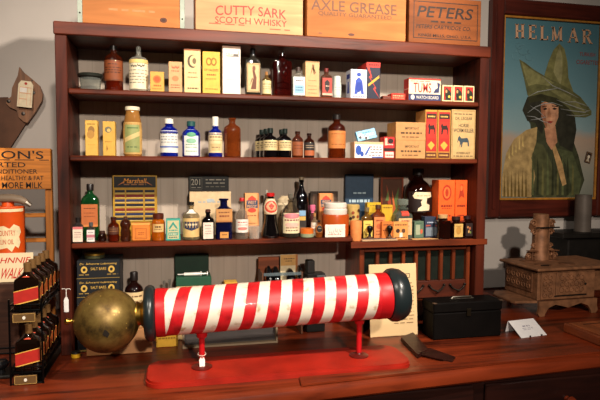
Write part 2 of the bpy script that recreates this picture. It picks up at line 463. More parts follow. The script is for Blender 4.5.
# ================================================================== crates on top
WP = wood('B4703C', 'x', .65, .25, .5, .1, spec=.2); WPB = wood('CC9C70', 'x', .65, .22, .5, .1, spec=.2); WP2 = wood('86481F', 'x', .6, .35, .5, .12, spec=.2)
crate('pale wooden crate with grey metal corner straps, leftmost on top of the bookcase', 78, 184, 10, .004, .19, .23, WP,
      [('l', .19, .28, .72, .03, 'B07A48'), ('d', .80, .10, .035, .035, '5A2A14'), ('d', .80, .10, .018, .018, '3A1A0C')], True)
crate('pale wooden whisky crate with red arched lettering, second on top of the bookcase', 195.5, 303, 12, .004, .19, .25, WPB,
      [('t', 'CUTTY SARK', .51, .285, .125, 'C0382A', .66, 0, .025), ('t', 'SCOTCH WHISKY', .51, .150, .085, 'C0382A', .67, 0, .008), ('l', .085, .12, .48, .014, 'B0583A'), ('l', .055, .68, .9, .014, 'B0583A')])
crate('pale wooden grease crate with faded brown lettering, third on top of the bookcase', 307, 406, 15, .004, .19, .25, WP,
      [('t', 'AXLE GREASE', .47, .43, .145, '6A3C1E', .86), ('t', 'QUALITY GUARANTEED', .48, .315, .06, '6A3C1E', .74), ('d', .44, .055, .032, .018, '5A2A14'), ('d', .13, .05, .02, .010, '8A5028')])
crate('darker brown wooden cartridge crate with black ruled border, rightmost on top of the bookcase', 409, 481, 20, .004, .19, .163, WP2,
      [('o', .06, .10, .955, .90, .010, '2A160C'), ('t', 'PETERS', .5, .68, .24, '24120A', .76, .22), ('l', .46, .3, .72, .035, '2A160C'), ('t', 'PETERS CARTRIDGE CO.', .48, .36, .085, '24120A', .76, .2), ('t', 'KINGS MILLS, OHIO, U.S.A.', .5, .17, .07, '24120A', .74)])

# ================================================================== framed poster on the wall
YP = YW-.02
def pp(px, py): return PV(px, py, YP)
a, b, c = pp(503, 17), pp(597, 26), pp(500, 198.5)
PX0, PX1 = (a.x+c.x)/2, pp(596, 110).x; PZ1, PZ0 = a.z, c.z
PW, PHH = PX1-PX0, PZ1-PZ0
pt = thing('framed_poster', 'large framed poster of a woman in a pointed hat, hanging right of the bookcase', 'poster', (PX0, YW-.001, PZ0))
WF = wood('4A1A10', 'z', .35, .5, .8, .12); WFX = wood('4A1A10', 'x', .35, .5, .8, .12); GOLD = ink('A8702A', .4, .2, 40)
fwid, bt = .066, .085
fr = MB()
fr.box(-.008-fwid, -.008, -.045, 0, -.008-bt, PHH+.008+bt*.9, WF, .006)
fr.box(PW+.008, PW+.008+fwid, -.045, 0, -.008-bt, PHH+.008+bt*.9, WF, .006)
fr.box(-.0075, PW+.0075, -.045, 0, -.008-bt, -.008, WFX, .006).box(-.0075, PW+.0075, -.045, 0, PHH+.008, PHH+.008+bt*.9, WFX, .006)
for q in ((-.008-fwid*.72, -.008-fwid*.45, -.05, -.044, -bt*.6, PHH+bt*.6),): fr.box(*q, WF, .003)
fr.build('frame', pt)
li = MB()
for q in ((-.0075, .002, 0, PHH), (PW-.002, PW+.0075, 0, PHH), (-.0075, PW+.0075, -.0075, .003), (-.0075, PW+.0075, PHH-.003, PHH+.0075)): li.box(q[0], q[1], -.034, -.022, q[2], q[3], GOLD, .002)
li.build('gilt_liner', pt)
sky, nt, b_, _ = nodes('poster_paper')
gx = N(nt, 'ShaderNodeSeparateXYZ'); nt.links.new(coords(nt, (1, 1, 1/PHH)), gx.inputs[0])
nz = N(nt, 'ShaderNodeTexNoise'); nz.inputs['Scale'].default_value = 7; nz.inputs['Detail'].default_value = 4; nt.links.new(coords(nt, (1, 1, 1)), nz.inputs['Vector'])
ma = N(nt, 'ShaderNodeMath', operation='MULTIPLY_ADD'); nt.links.new(nz.outputs[0], ma.inputs[0]); ma.inputs[1].default_value = .12; nt.links.new(gx.outputs[2], ma.inputs[2])
nt.links.new(ramp(nt, ma.outputs[0], [(.0, hexc('666A60')), (.22, hexc('8E8C7E')), (.40, hexc('AC9480')), (.46, hexc('869C9E')), (.62, hexc('6C8E96')), (.98, hexc('4C747E'))]), b_.inputs['Base Color'])
b_.inputs['Roughness'].default_value = .35
cv = MB(); cv.box(0, PW, -.021, -.008, 0, PHH, sky, 0)
def UV(px, py):
    p = pp(px, py); return ((p.x-PX0)/PW, (p.z-PZ0)/PHH)
S = flat(PW, PHH, -.021, 0)
ds = []
def poly(pts, c): ds.append(('p', [UV(*p) for p in pts], c))
# long dark hair and dress
poly([(527, 100), (523, 112), (530, 124), (531, 137), (525, 150), (524, 175), (527, 197.5), (578, 197), (584, 180), (578, 155), (571, 135), (574, 118), (568, 105)], '3A3C28')
poly([(530, 140), (526, 160), (533, 190), (545, 197.5), (556, 197), (552, 165), (543, 145)], '4A4A2E')
poly([(556, 148), (566, 165), (572, 190), (566, 197), (578, 197), (581, 178), (572, 152)], '4C5034')
poly([(537, 127), (526, 130), (514, 139), (506, 153), (502, 175), (501.5, 196), (531, 197), (535, 176), (531, 158), (536, 142)], 'A48858')
for i in range(7):
    x = 503+i*3.6; poly([(x, 197), (x+1.0, 172-i*.8), (x+2.2, 197)], '6A5428'); 
for i in range(5):
    x = 508+i*3.4; poly([(x, 158-i*3), (x+.9, 146-i*3), (x+1.8, 159-i*3)], 'C8AA68')
for i in range(9):
    x = 531+i*5; poly([(x, 195), (x+1, 150+(i % 3)*6), (x+2.4, 170), (x+2.2, 195)], ['565A38', '2E301E', '5E5A34'][i % 3])
poly([(549, 138), (553, 140), (562, 164), (566, 184), (562, 186), (557, 168)], 'B08A5A')
# neck and face
poly([(544, 128), (555, 126), (557, 142), (551, 150), (546, 142)], 'B07C5C')
poly([(540, 104), (541, 117), (545, 127), (549, 130), (554, 127), (558, 117), (558, 103), (549, 99)], 'C08A68')
poly([(540, 104), (541, 117), (545, 127), (547, 128), (545, 114), (545, 102)], '9A6448')
poly([(547.5, 108), (549.5, 108), (551, 117.5), (547, 118)], 'A87252')
poly([(546, 121.8), (549.5, 120.8), (553, 121.6), (549.8, 124)], '8A3428')
poly([(542, 109), (545.5, 107.6), (547, 109.2), (544.5, 110.2)], '2A201C'); poly([(551.5, 109), (554, 107.4), (557, 108.8), (554.5, 110)], '2A201C')
poly([(541, 106.6), (546.5, 105.6), (546.5, 106.5), (541.5, 107.6)], '3A2418'); poly([(551.5, 105.5), (557.5, 106.2), (557.5, 107.2), (551.5, 106.4)], '3A2418')
# hair beside the face
poly([(527, 97), (522, 110), (527, 121), (535, 123), (538, 130), (542, 134), (543, 126), (540, 112), (541, 101), (549, 97), (558, 101), (559, 112), (556, 128), (559, 145), (572, 152), (576, 130), (573, 103), (562, 94), (540, 92)], '2C2A20')
# hat: two raised points and a swept brim
poly([(544, 75), (548, 62), (553, 50), (559, 43.5), (564, 49), (567, 62), (568, 78), (573, 92), (556, 90)], '716D42')
poly([(553, 72), (556, 55), (559.5, 46), (562, 58), (562, 74), (560, 86)], '8A845A')
poly([(519, 59.5), (525, 63), (534, 70), (545, 76.5), (558, 83), (569, 89), (580, 97), (591, 111), (591, 115), (585, 117.5), (574, 117), (566, 110), (553, 100), (541, 96.5), (530, 98), (527, 95), (524, 80), (521, 68)], '5E5C38')
poly([(521, 62), (530, 69), (541, 76), (554, 83), (548, 86), (536, 84), (528, 86), (525, 77)], '7C784C')
poly([(527, 97), (541, 94), (556, 98), (568, 108), (575, 116), (567, 112), (553, 104), (541, 101), (529, 103)], '34321E')
poly([(545, 88), (560, 91), (575, 100), (586, 113), (575, 108), (560, 97)], '78744A')
# red lettering at the right and the little card
u, v = UV(587, 54.5); ds.append(('t', 'TURKISH', u, v, .022, '8A4A48', .17))
u, v = UV(587, 62.5); ds.append(('t', 'CIGARETTES', u, v, .024, '8A4A48', .24))
for cx, cy, r in ((516, 56, 4.5), (523, 50, 5.5), (529, 57, 4), (519, 46, 3.5)):     # faint flourish beside the hat
    for k in range(9):
        a0, a1 = k*.55, k*.55+.5; poly([(cx+r*math.cos(a0), cy+r*math.sin(a0)), (cx+r*math.cos(a1), cy+r*math.sin(a1)), (cx+r*.85*math.cos(a1), cy+r*.85*math.sin(a1)), (cx+r*.85*math.cos(a0), cy+r*.85*math.sin(a0))], '5C8088')
_ink = ink
def ink(h, rough=.45, var=.32, scale=34, metal=0.0, spec=.3): return _ink(h, rough, var, scale, metal, spec)
cv.decals(S, PW, PHH, ds, step=.00003)
ink = _ink
# serif capitals of the heading
e2 = 'C89A78'
def cap(strokes, px, py, w, h, k):
    for (xa, ya, xb, yb, t) in strokes:
        A_, B_ = Vector((xa, ya)), Vector((xb, yb)); dxy = (B_-A_); n = Vector((-dxy.y*h, dxy.x*w)); n = Vector((n.x/w, n.y/h))
        ln = math.hypot(dxy.x*w, dxy.y*h); n = Vector((-dxy.y*h/ln/w, dxy.x*w/ln/h))*t*h*.5
        for col, e, o in (('2A3A40', .0022, .018), (e2, .0026, 0)):
            q = [(A_+n), (B_+n), (B_-n), (A_-n)]
            vs = []
            for p in q:
                u, v = UV(px+(p.x)*w+o*h, py-(p.y)*h+o*h); vs.append(S(u, v, e))
            cv.add(vs, [(3, 2, 1, 0)], ink(col))
sf = .055
LET = {'H': [(.2, 0, .2, 1, .17), (.8, 0, .8, 1, .17), (.2, .5, .8, .5, .08), (.0, .03, .4, .03, sf), (.6, .03, 1, .03, sf), (0, .97, .4, .97, sf), (.6, .97, 1, .97, sf)],
 'E': [(.22, 0, .22, 1, .17), (.0, .04, .95, .04, .08), (.0, .96, .92, .96, .08), (.22, .52, .7, .52, .08), (.93, 0, .93, .24, .07), (.9, .78, .9, 1, .07), (.7, .42, .7, .64, .06)],
 'L': [(.25, 0, .25, 1, .17), (.0, .04, .95, .04, .08), (.0, .97, .5, .97, sf), (.93, 0, .93, .28, .08)],
 'M': [(.14, 0, .18, 1, .09), (.84, 0, .82, 1, .17), (.18, 1, .48, .08, .16), (.82, 1, .5, .08, .08), (.0, .03, .3, .03, sf), (.68, .03, 1, .03, sf), (.02, .97, .22, .97, sf), (.8, .97, .98, .97, sf)],
 'A': [(.14, 0, .5, 1, .08), (.86, 0, .5, 1, .18), (.25, .34, .75, .34, .07), (.0, .03, .3, .03, sf), (.68, .03, 1, .03, sf)],
 'R': [(.2, 0, .2, 1, .17), (.0, .03, .4, .03, sf), (.0, .96, .55, .96, .08), (.55, .96, .76, .86, .12), (.76, .88, .78, .66, .16), (.76, .68, .55, .52, .12), (.2, .52, .58, .52, .08), (.5, .52, .85, .02, .17), (.78, .03, 1.05, .03, sf)]}
for ch, x, y, w in (('H', 514.5, 38.3, 9.5), ('E', 528, 39.3, 8), ('L', 539.5, 40.2, 8), ('M', 550.5, 41.2, 11.5), ('A', 567, 42.6, 11), ('R', 581.5, 43.9, 10)):
    cap(LET[ch], x, y, w, 14.2, 0)
cv.build('poster_print', pt, smooth=False)
# pale creases in the clear film, coloured to stand for its light streaks
film = glass('D8D8D4', .32, .15)
cr = MB()
for pts in ([(527, 113), (535, 107), (543, 104), (552, 103), (562, 106)], [(526, 116), (534, 117), (541, 121), (551, 124)], [(530, 106), (538, 111), (545, 118)], [(556, 100), (566, 104), (577, 108), (588, 111)], [(560, 109), (572, 111), (584, 112.5), (590, 110)],
            [(527, 97), (537, 92), (548, 90), (560, 88)], [(566, 115), (578, 116), (588, 114.5)], [(541, 76), (552, 86), (566, 92), (578, 98)], [(530, 120), (538, 119), (546, 117)], [(563, 102), (575, 102), (589, 107)]):
    cr.tube([S(*UV(*p), .0022) for p in pts], [.0006]+[.0028]*(len(pts)-2)+[.0006], film, 6)
cr.build('film_crease_glint', pt)
cd_ = thing('small_card', 'small dark portrait card tucked against the poster near its right edge', 'card', (pp(587.5, 157.5).x, YP-.0055, pp(587.5, 157.5).z))
mb = MB(); M_ = Matrix.Rotation(R(14), 4, 'Y')
mb.box(-.017, .017, -.0015, .0015, -.028, .028, ink('3A241C'), .0004, M=M_)
mb.decals(flat(.034, .056, -.0015, -.017, -.028), .034, .056, [('r', .1, .06, .9, .94, '8A6A48'), ('r', .16, .10, .84, .9, '2A1A14'), ('d', .5, .56, .22, .16, 'D8C8B0'), ('p', [(.22, .14), (.78, .14), (.6, .44), (.4, .44)], 'B8A890')], M=M_)
mb.build('card', cd_)

# ================================================================== top shelf
GT = 'goods on the top shelf'
bk_ = ink('1A1412', .35); cork = ink('9A6A3A', .8, .25, 90); wht = ink('E8E2D2', .4); teal = ink('1E4A48', .4); red_ = ink('B01818', .35)
# ribbed glass dish with dark rim
a, b = PV(79.5, 80, .075), PV(101.5, 80, .075); hw = (b.x-a.x)/2; h = PV(90, 73.5, .075).z-Z1
t = thing('ribbed_dish', 'small ribbed glass dish with a dark rim, far left of the top shelf', 'dish', ((a.x+b.x)/2, .075, Z1), 0, GT)
mb = MB()
n = 64; prf = [(.80, 0), (.84, .08), (.92, .6), (.95, .8)]
vs = []; fs = []
for r, z in prf:
    for j in range(n):
        q = 2*math.pi*j/n; rr = r*(1+(.04 if j % 2 else -.02)); vs.append((hw*rr*math.cos(q), hw*rr*math.sin(q), z*h))
for i in range(len(prf)-1):
    for j in range(n): k = (j+1) % n; fs.append((i*n+j, i*n+k, (i+1)*n+k, (i+1)*n+j))
fs.append(tuple(range(n-1, -1, -1)))
mb.add(vs, fs, glass('B4B8B0', .16)); mb.build('glass_bowl', t)
mb = MB(); mb.tube([(hw*.97*math.cos(2*math.pi*i/32), hw*.97*math.sin(2*math.pi*i/32), h*.86) for i in range(32)], h*.12, ink('22241F', .3), 8, True); mb.build('rim', t)
mb = MB(); mb.lathe([(0, h*.85), (hw*.9, h*.86), (hw*.5, h*.93), (hw*.15, h*.95), (hw*.12, h), (0, h)], glass('B4B8B0', .16), n=24); mb.build('lid', t)

bottle('amber bottle with a brown paper label and black cap, beside the ribbed dish', 'bottle', 104, 123, 46, Z1, .06, prof(.70, .32, .93, .40, .14), AMBER(), (bk_, .90, .42),
       [(.22, .66, 78, '7E401E', [('o', .04, .04, .96, .96, .02, '5A2A14'), ('l', .78, .3, .7, .05, '3A1A0C'), ('l', .62, .15, .85, .04, '3A1A0C'), ('l', .5, .15, .85, .04, '3A1A0C'), ('l', .38, .15, .85, .04, '3A1A0C')])], group=GT, filling=(ORNG(), .23))  # orange at the foot stands in for light coming through the glass
bottle('clear bottle with a big cream label and tall glass stopper, left on the top shelf', 'bottle', 129, 148, 47, Z1, .06, prof(.70, .22, .84, .30, .10), CLEAR(), None,
       [(.06, .70, 88, 'E2D6B4', [('r', 0, .88, 1, 1, 'D8B870'), ('s', .2, .80, .75, .07, '3A3028'), ('l', .62, .12, .88, .02, '3A3028'), ('l', .50, .15, .85, .025, '7A7060'), ('l', .40, .15, .85, .025, '7A7060'), ('l', .30, .15, .85, .025, '7A7060'), ('l', .2, .15, .7, .025, '7A7060')])], stop=(glass('DADAD0', .25), .80, .26), group=GT)
carton('small_carton', 'small yellow carton with a red round emblem, left of the pink tan carton', 'box', 150, 164, 71.8, Z1, .02, .04, 'CE9A40', [('d', .5, .62, .30, .2, 'C86A2A'), ('d', .5, .62, .2, .13, 'B8501E'), ('l', .26, .25, .78, .08, 'A8581C'), ('l', .12, .15, .85, .05, 'B8742A')], group=GT)
carton('carton', 'pinkish tan carton, shorter than the pale one beside it on the top shelf', 'box', 168.5, 182, 61.8, Z1, .02, .05, 'CE9A68', [('s', .2, .83, .8, .06, 'A84A30'), ('l', .68, .2, .8, .03, 'A8603A'), ('d', .5, .45, .25, .09, 'B87A4C'), ('l', .22, .15, .85, .03, '8A5030'), ('l', .14, .15, .85, .03, '8A5030')], group=GT)
carton('carton', 'tall pale tan carton with a crescent emblem and brown top edge', 'box', 184, 200.5, 49.3, Z1, .02, .05, 'D8BE86', [('r', 0, .965, 1, 1, '8A4A22'), ('d', .5, .72, .30, .15, '5A4A34'), ('d', .6, .73, .27, .13, 'D8BE86'), ('d', .62, .73, .12, .07, '7A6444'), ('l', .45, .25, .75, .02, '8A6A40'), ('l', .35, .2, .8, .02, '8A6A40'), ('l', .09, .2, .85, .03, '6A5030')], group=GT)
carton('carton', 'bright yellow carton with a two-headed emblem, beside the tall white carton', 'box', 202.5, 220, 51.8, Z1, .02, .05, 'D8AC3E', [('d', .36, .76, .17, .1, '9A6A18'), ('d', .64, .76, .17, .1, '9A6A18'), ('d', .36, .76, .09, .06, 'E0B040'), ('d', .64, .76, .09, .06, 'E0B040'), ('t', 'OF VALENTS', .5, .56, .055, '6A3A10', .8), ('l', .43, .25, .75, .035, '8A4A18'), ('l', .34, .2, .8, .02, 'A86A20'), ('l', .1, .15, .85, .02, 'A86A20')], group=GT)
carton('carton', 'tall white carton, the tallest box on the top shelf', 'box', 222.5, 240.5, 44.3, Z1, .02, .055, 'E8DED0', [('r', 0, .945, 1, 1, 'C8A088'), ('r', .2, .78, .9, .795, '4A4440'), ('r', .6, .80, .88, .83, '4A4440'), ('l', .82, .2, .55, .015, '6A645E'), ('r', .86, .81, .93, .9, 'B8A8A0'), ('l', .3, .2, .8, .012, 'C8BCB0')], group=GT)
bottle('flat bottle with a brown pictorial label, right of the tall white carton', 'bottle', 245, 260.5, 49, Z1, .05, prof(.72, .30, .88, .38, .11, .96), glass('2E2A24', .55, tint='8A8476'), (bk_, .86, .34),
       [(.07, .68, 76, 'CDB080', [('p', [(.3, .1), (.5, .5), (.42, .75), (.5, .9), (.62, .86), (.6, .72), (.74, .5), (.7, .1)], '6A3A24'), ('d', .54, .82, .12, .09, '7A4A34'), ('o', .03, .02, .97, .98, .05, '8A6A44'), ('p', [(.2, .2), (.45, .45), (.4, .5)], '5A3424')])], sec=5, dr=.62, group=GT)
bottle('tiny cork-stoppered bottle with a cream label, between the pictorial bottle and ruby flask', 'bottle', 262, 271, 72, Z1, .04, prof(.66, .34, .86, .42, .12), glass('8A6A3A', .4), (cork, .83, .34),
       [(.08, .62, 82, 'E0CC98', [('l', .7, .15, .85, .05, '6A5030'), ('l', .5, .15, .85, .04, '8A7048'), ('l', .35, .15, .85, .04, '8A7048')])], group=GT)
t = bottle('big ruby red embossed flask with a stubby clear neck, top shelf', 'bottle', 272.5, 291.5, 48, Z1, .06, prof(.74, .30, .94, .38, .08, .97), RUBY(), None, (), sec=5, dr=.6, group=GT, stop=(glass('B8A8A0', .3), .90, .28))
mb = MB()
for i in range(6):
    q = i*math.pi/3; mb.tube([(.017*math.cos(q)+.009*math.cos(s)*.8, -.0205, .095+.017*math.sin(q)+.009*math.sin(s)) for s in [2*math.pi*k/12 for k in range(12)]], .0016, RUBY(), 6, True)
mb.tube([(-.02, -.0205, .045), (0, -.0205, .052), (.02, -.0205, .045)], .002, RUBY(), 6); mb.tube([(-.02, -.0205, .03), (.02, -.0205, .03)], .002, RUBY(), 6); mb.build('embossing', t)
bottle('small square bottle with a white and pale blue label, right of the ruby flask', 'bottle', 291.8, 304.7, 67.5, Z1, .04, prof(.66, .36, .86, .42, .12, .97), CLEAR(), (ink('3A2A24', .4), .84, .40),
       [(.05, .66, 80, 'DCE2E2', [('r', .08, .1, .92, .55, '8AB4CC'), ('l', .75, .2, .8, .07, '50404A'), ('l', .4, .2, .8, .05, '3A5A78'), ('l', .25, .2, .8, .05, '3A5A78')])], sec=5, dr=.7, group=GT)
carton('carton', 'narrow plain tan carton with vertical print, between two small bottles on the top shelf', 'box', 305.5, 319.5, 61.5, Z1, .02, .045, 'C8A06C', [('r', 0, .97, 1, 1, 'A87A48'), ('p', [(.35, .6), (.55, .8), (.75, .68), (.6, .62), (.62, .9), (.5, .92)], '8A6038'), ('l', .45, .2, .8, .02, '9A744A'), ('l', .3, .2, .8, .02, '9A744A'), ('l', .2, .2, .8, .02, '9A744A'), ('l', .1, .2, .8, .02, '9A744A')], group=GT)
bottle('small dark bottle with a black shield on red label, right of narrow tan carton', 'bottle', 320.8, 331.6, 68.5, Z1, .04, prof(.70, .36, .88, .44, .11, .97), glass('5A3428', .5, tint='C8A890'), (ink('6A2420', .4), .84, .40),
       [(.08, .66, 80, 'B0443A', [('p', [(.25, .75), (.5, .9), (.75, .75), (.72, .35), (.5, .15), (.28, .35)], '241816'), ('l', .5, .35, .7, .06, 'D8B8A0'), ('r', 0, 0, 1, .12, 'D8A890')])], sec=5, dr=.7, group=GT)
bottle('small plain white jar with a domed lid, left of the white and blue carton', 'jar', 333, 341, 76.5, Z1, .04, [(0, 0), (.95, 0), (1, .03), (1, .70), (0, .70)], ink('C8D0C8', .3), (ink('D0DAD2', .3), .7, .88), [(.15, .6, 70, 'D8DCD0', [('l', .7, .2, .8, .08, '8AA098'), ('l', .45, .2, .8, .06, '8AA098')])], name='jar', group=GT)
carton('carton', 'white and blue carton printed with blue figures, in front of the navy carton', 'box', 351, 367, 69.5, Z1, .02, .058, 'E6E4E8', [('d', .5, .82, .14, .07, '2A4AA8'), ('p', [(.22, .15), (.3, .62), (.5, .74), (.72, .6), (.82, .15), (.66, .15), (.55, .4), (.4, .15)], '3450B0'), ('p', [(.3, .32), (.5, .2), (.74, .36), (.66, .56), (.4, .56)], '1E3C9C'), ('l', .06, .1, .9, .03, '2A3A80')],
       side='DCDCE8', sds=[('r', .2, .7, .8, .86, '2A3A90'), ('p', [(.3, .2), (.4, .6), (.6, .6), (.7, .2)], '3450B0')], group=GT)
carton('carton', 'navy carton with red lightning bolt and red top band, behind the white and blue carton', 'box', 366.5, 380.5, 62.5, Z1, .025, .10, '1C1E34', [('r', 0, .86, 1, 1, 'C83428'), ('p', [(.05, .86), (.2, .86), (.42, .58), (.3, .56), (.72, .3), (.62, .26), (.98, .02), (.5, .28), (.62, .34), (.18, .6), (.3, .64)], 'D03A2A'), ('p', [(.12, .40), (.16, .34), (.92, .58), (.92, .66)], 'D8A43A'), ('l', .91, .15, .9, .04, '6A1410')],
       side='C83428', sds=[('r', .02, .02, .98, .62, '20223A')], group=GT)
carton('small_carton', 'flat brown matchbox lying left of the flat red box on the top shelf', 'box', 383, 391, 96, Z1, .03, .03, '7A3A28', [('l', .4, .1, .9, .2, '4A2018')], group=GT)
carton('small_carton', 'flat red box lying against the candy display box, top shelf', 'box', 391.5, 405.5, 93.6, Z1, .025, .04, 'C8301E', [('l', .55, .1, .9, .18, 'E0A078'), ('l', .25, .1, .9, .12, 'E0A078')], group=GT)
carton('display_carton', 'wide cream tablet carton with big red capitals and a navy lower band', 'box', 409, 441, 78.6, Z1, .02, .045, 'E0CDB0', [('r', 0, 0, 1, .30, '28305A'), ('r', 0, .93, 1, 1, 'C03428'), ('l', .85, .05, .7, .03, 'C0584A'), ('t', 'TUMS', .42, .58, .44, 'C8281E', .55), ('p', [(.76, .36), (.94, .38), (.97, .78), (.88, .86), (.90, .6), (.82, .52)], '28305A'), ('t', 'WATCH BOARD', .58, .15, .14, 'D8D0C0', .7), ('d', .12, .15, .06, .11, 'D8D0C0')],
       side='C83A30', sds=[('l', .5, .1, .9, .05, 'E0C0A8')], group=GT)
for i, lb in enumerate(('left', 'middle', 'right')):
    x = 442.6+i*10.9
    carton('small_carton', f'cream box with a dark portrait on red, {lb} of three ending the top shelf', 'box', x, x+10.2, 85.3+i*.35, Z1, .02, .04, 'E2CE9E', [('r', .12, .08, .88, .92, 'B0281C'), ('d', .55, .42, .30, .30, '1A2416'), ('d', .42, .64, .16, .18, '2A2A18'), ('d', .38, .62, .09, .10, 'B88A58'), ('r', .3, .08, .8, .22, '1E2A1A'), ('d', .66, .3, .12, .08, 'C8A838')],
           side='D8BE88' if i == 0 else None, group='three small portrait boxes')

# ================================================================== second shelf
GS = 'goods on the second shelf'
carton('carton', 'narrow yellow carton with a dark round stain, leftmost on the second shelf', 'box', 84.8, 97.3, 120.5, Z2, .03, .04, 'CC9E46', [('d', .5, .72, .27, .12, '8A6430'), ('d', .45, .6, .3, .12, 'A87A34'), ('l', .88, .2, .8, .03, '8A6420'), ('l', .3, .2, .8, .02, 'B8842E')], group=GS)
carton('carton', 'narrow yellow carton with a small grey bird emblem, second on the second shelf', 'box', 102.5, 114.8, 121.5, Z2, .03, .04, 'C89A40', [('d', .45, .76, .28, .09, '6A644E'), ('d', .5, .74, .15, .05, 'C8A860'), ('p', [(.3, .34), (.4, .2), (.3, .12)], '8A5A20'), ('l', .4, .2, .75, .02, 'A87828')], group=GS)
bottle('tan milk-type bottle with a white lid and green diamond label, second shelf', 'bottle', 123, 142, 107, Z2, .055, [(0, 0), (.9, 0), (.97, .03), (1, .1), (1, .56), (.96, .66), (.8, .80), (.72, .88), (.72, .93), (0, .93)], glass('A8743A', .7, tint='D89040'), (ink('D8CCB0', .5), .925, .78),
       [(.04, .68, 80, 'C09858', [('p', [(.2, .05), (.8, .05), (.8, .92), (.2, .92)], '8A9058'), ('r', .3, .80, .74, .84, '5A7040'), ('p', [(.2, .36), (.8, .58), (.8, .72), (.2, .50)], 'C8AE74'), ('l', .2, .3, .72, .04, '5A6A40')])], name='glass_bottle', group=GS)
LW = 'E0DCD2'
bottle('cobalt blue bottle with a white screw cap and plain white label, leftmost blue bottle', 'bottle', 160, 178, 119, Z2, .05, prof(.68, .42, .88, .46, .12), COBALT(), (wht, .87, .50),
       [(.10, .68, 84, LW, [('l', .85, .15, .85, .05, '5A5A6A'), ('l', .7, .15, .85, .04, '8A8A92'), ('l', .58, .15, .85, .04, '8A8A92'), ('l', .45, .15, .85, .04, '8A8A92'), ('r', .0, .22, 1, .30, '6A7AB0')])], group=GS)
bottle('cobalt blue bottle with a dark teal cap and narrow white and green label', 'bottle', 182, 200, 121.5, Z2, .05, prof(.66, .40, .88, .44, .14), COBALT(), (teal, .86, .48),
       [(.03, .76, 50, 'E4E2D8', [('d', .5, .8, .3, .09, '5A9A74'), ('d', .5, .56, .32, .1, '8AB89A'), ('l', .4, .15, .85, .03, '4A8A64'), ('l', .3, .15, .85, .03, '4A8A64'), ('l', .15, .15, .85, .03, '4A8A64')])], group=GS)
bottle('slimmer cobalt blue bottle with a tall white cap and cream shield label', 'bottle', 208.3, 222.3, 117, Z2, .045, prof(.60, .42, .78, .46, .10), COBALT(), (wht, .755, .46),
       [(.10, .60, 80, 'DCC494', [('l', .75, .15, .85, .06, '7A5A40'), ('l', .6, .15, .85, .04, '9A7A54'), ('p', [(.3, .1), (.7, .1), (.8, .45), (.2, .45)], 'C8AC78'), ('l', .25, .3, .7, .04, '6A4A34')])], group=GS)
bottle('tall plain amber bottle without a label, right of the cobalt blue bottles', 'bottle', 223.5, 240.8, 117, Z2, .05, prof(.70, .36, .97, .44, .12), glass('6A2E10', .6, tint='C86820'), None, (), group=GS)
GI = 'two rows of small dark ink-type bottles'
def ink_bottle(p0, p1, pt, Y, label):
    return bottle(label, 'bottle', p0, p1, pt, Z2, Y, prof(.62, .30, .86, .36, .14), BLACKG(), (ink('16201C', .3), .83, .40), [(.24, .58, 88, 'D2BC8A', [('l', .74, .2, .8, .09, '3A2E20'), ('l', .5, .12, .88, .07, '5A4A34'), ('l', .3, .2, .8, .07, '5A4A34'), ('r', .86, 0, 1, 1, 'B87A3A')])], group=GI)
pa = ink_bottle(263, 277.5, 128.3, .045, 'dark squat bottle with cream band label, front of the left row of three')
pb = ink_bottle(278.5, 291.3, 128.8, .045, 'dark squat bottle with cream band label, front of right row, beside small brown bottle')
dup(pa, (pa.location.x-.006, .093, Z2), 'dark squat bottle with cream band label, middle of the left row of three', GI)
dup(pa, (pa.location.x-.014, .142, Z2), 'dark squat bottle with cream band label, rearmost of the left row of three', GI)
dup(pb, (pb.location.x-.003, .093, Z2), 'dark squat bottle with cream band label, behind the front one of the right row', GI)
bottle('small brown bottle with a faded brown label, right of the dark squat bottles', 'bottle', 292, 303, 131.5, Z2, .04, prof(.68, .40, .97, .48, .14), glass('4A1E0C', .6, tint='B05820'), (ink('1C1210', .4), .9, .46), [(.08, .6, 78, '8A4A28', [('l', .7, .2, .8, .04, '4A2010'), ('l', .5, .2, .8, .04, '4A2010')])], group=GS)
bottle('small dark brown bottle with a black and orange label, shorter than its brown neighbour', 'bottle', 303.8, 314.3, 133.5, Z2, .04, prof(.66, .38, .97, .46, .14), glass('2E1208', .65, tint='8A3C14'), (ink('1C1210', .4), .9, .44), [(.06, .62, 80, '2A2422', [('r', .1, .05, .9, .42, 'A85A34'), ('l', .75, .2, .8, .05, 'A89078'), ('l', .6, .2, .8, .05, 'A89078')])], group=GS)
bottle('tall amber bottle with a black cap and plain orange label, standing alone mid second shelf', 'bottle', 328, 345.3, 114.8, Z2, .05, prof(.68, .36, .9, .44, .14), AMBER(), (bk_, .885, .46), [(.22, .62, 80, 'C87A3E', [('l', .8, .2, .8, .04, '8A4A20'), ('l', .2, .2, .8, .04, '8A4A20')])], group=GS)
carton('carton', 'cream carton with blue lettering and a hand drawing, left of the small red box', 'box', 354.5, 383.5, 142, Z2, .02, .05, 'DDB48A', [('r', .02, .02, .98, .84, 'E6E2E0'), ('d', .14, .48, .10, .30, '2A50A8'), ('d', .26, .25, .06, .16, '2A50A8'), ('p', [(.34, .2), (.5, .7), (.56, .7), (.42, .2)], '3A60B0'), ('l', .66, .5, .95, .06, '8A3A30'), ('l', .5, .55, .95, .05, '5A3028'), ('l', .34, .55, .95, .05, '5A3028'), ('l', .16, .5, .95, .05, '5A3028'), ('r', .6, .03, .98, .10, '2A50A8')], group=GS)
a = PV(356.5, 141, .035); b = PV(379, 141, .035); zt = PV(370, 142, .02).z
t = MB(); wv = b.x-a.x; M_ = Matrix.Rotation(R(-13), 4, 'Y') @ Matrix.Rotation(R(-14), 4, 'X')
t.box(-wv*.43, wv*.43, -.008, .008, 0, .036, ink('6AAEDA', .4), .0008, M=M_)
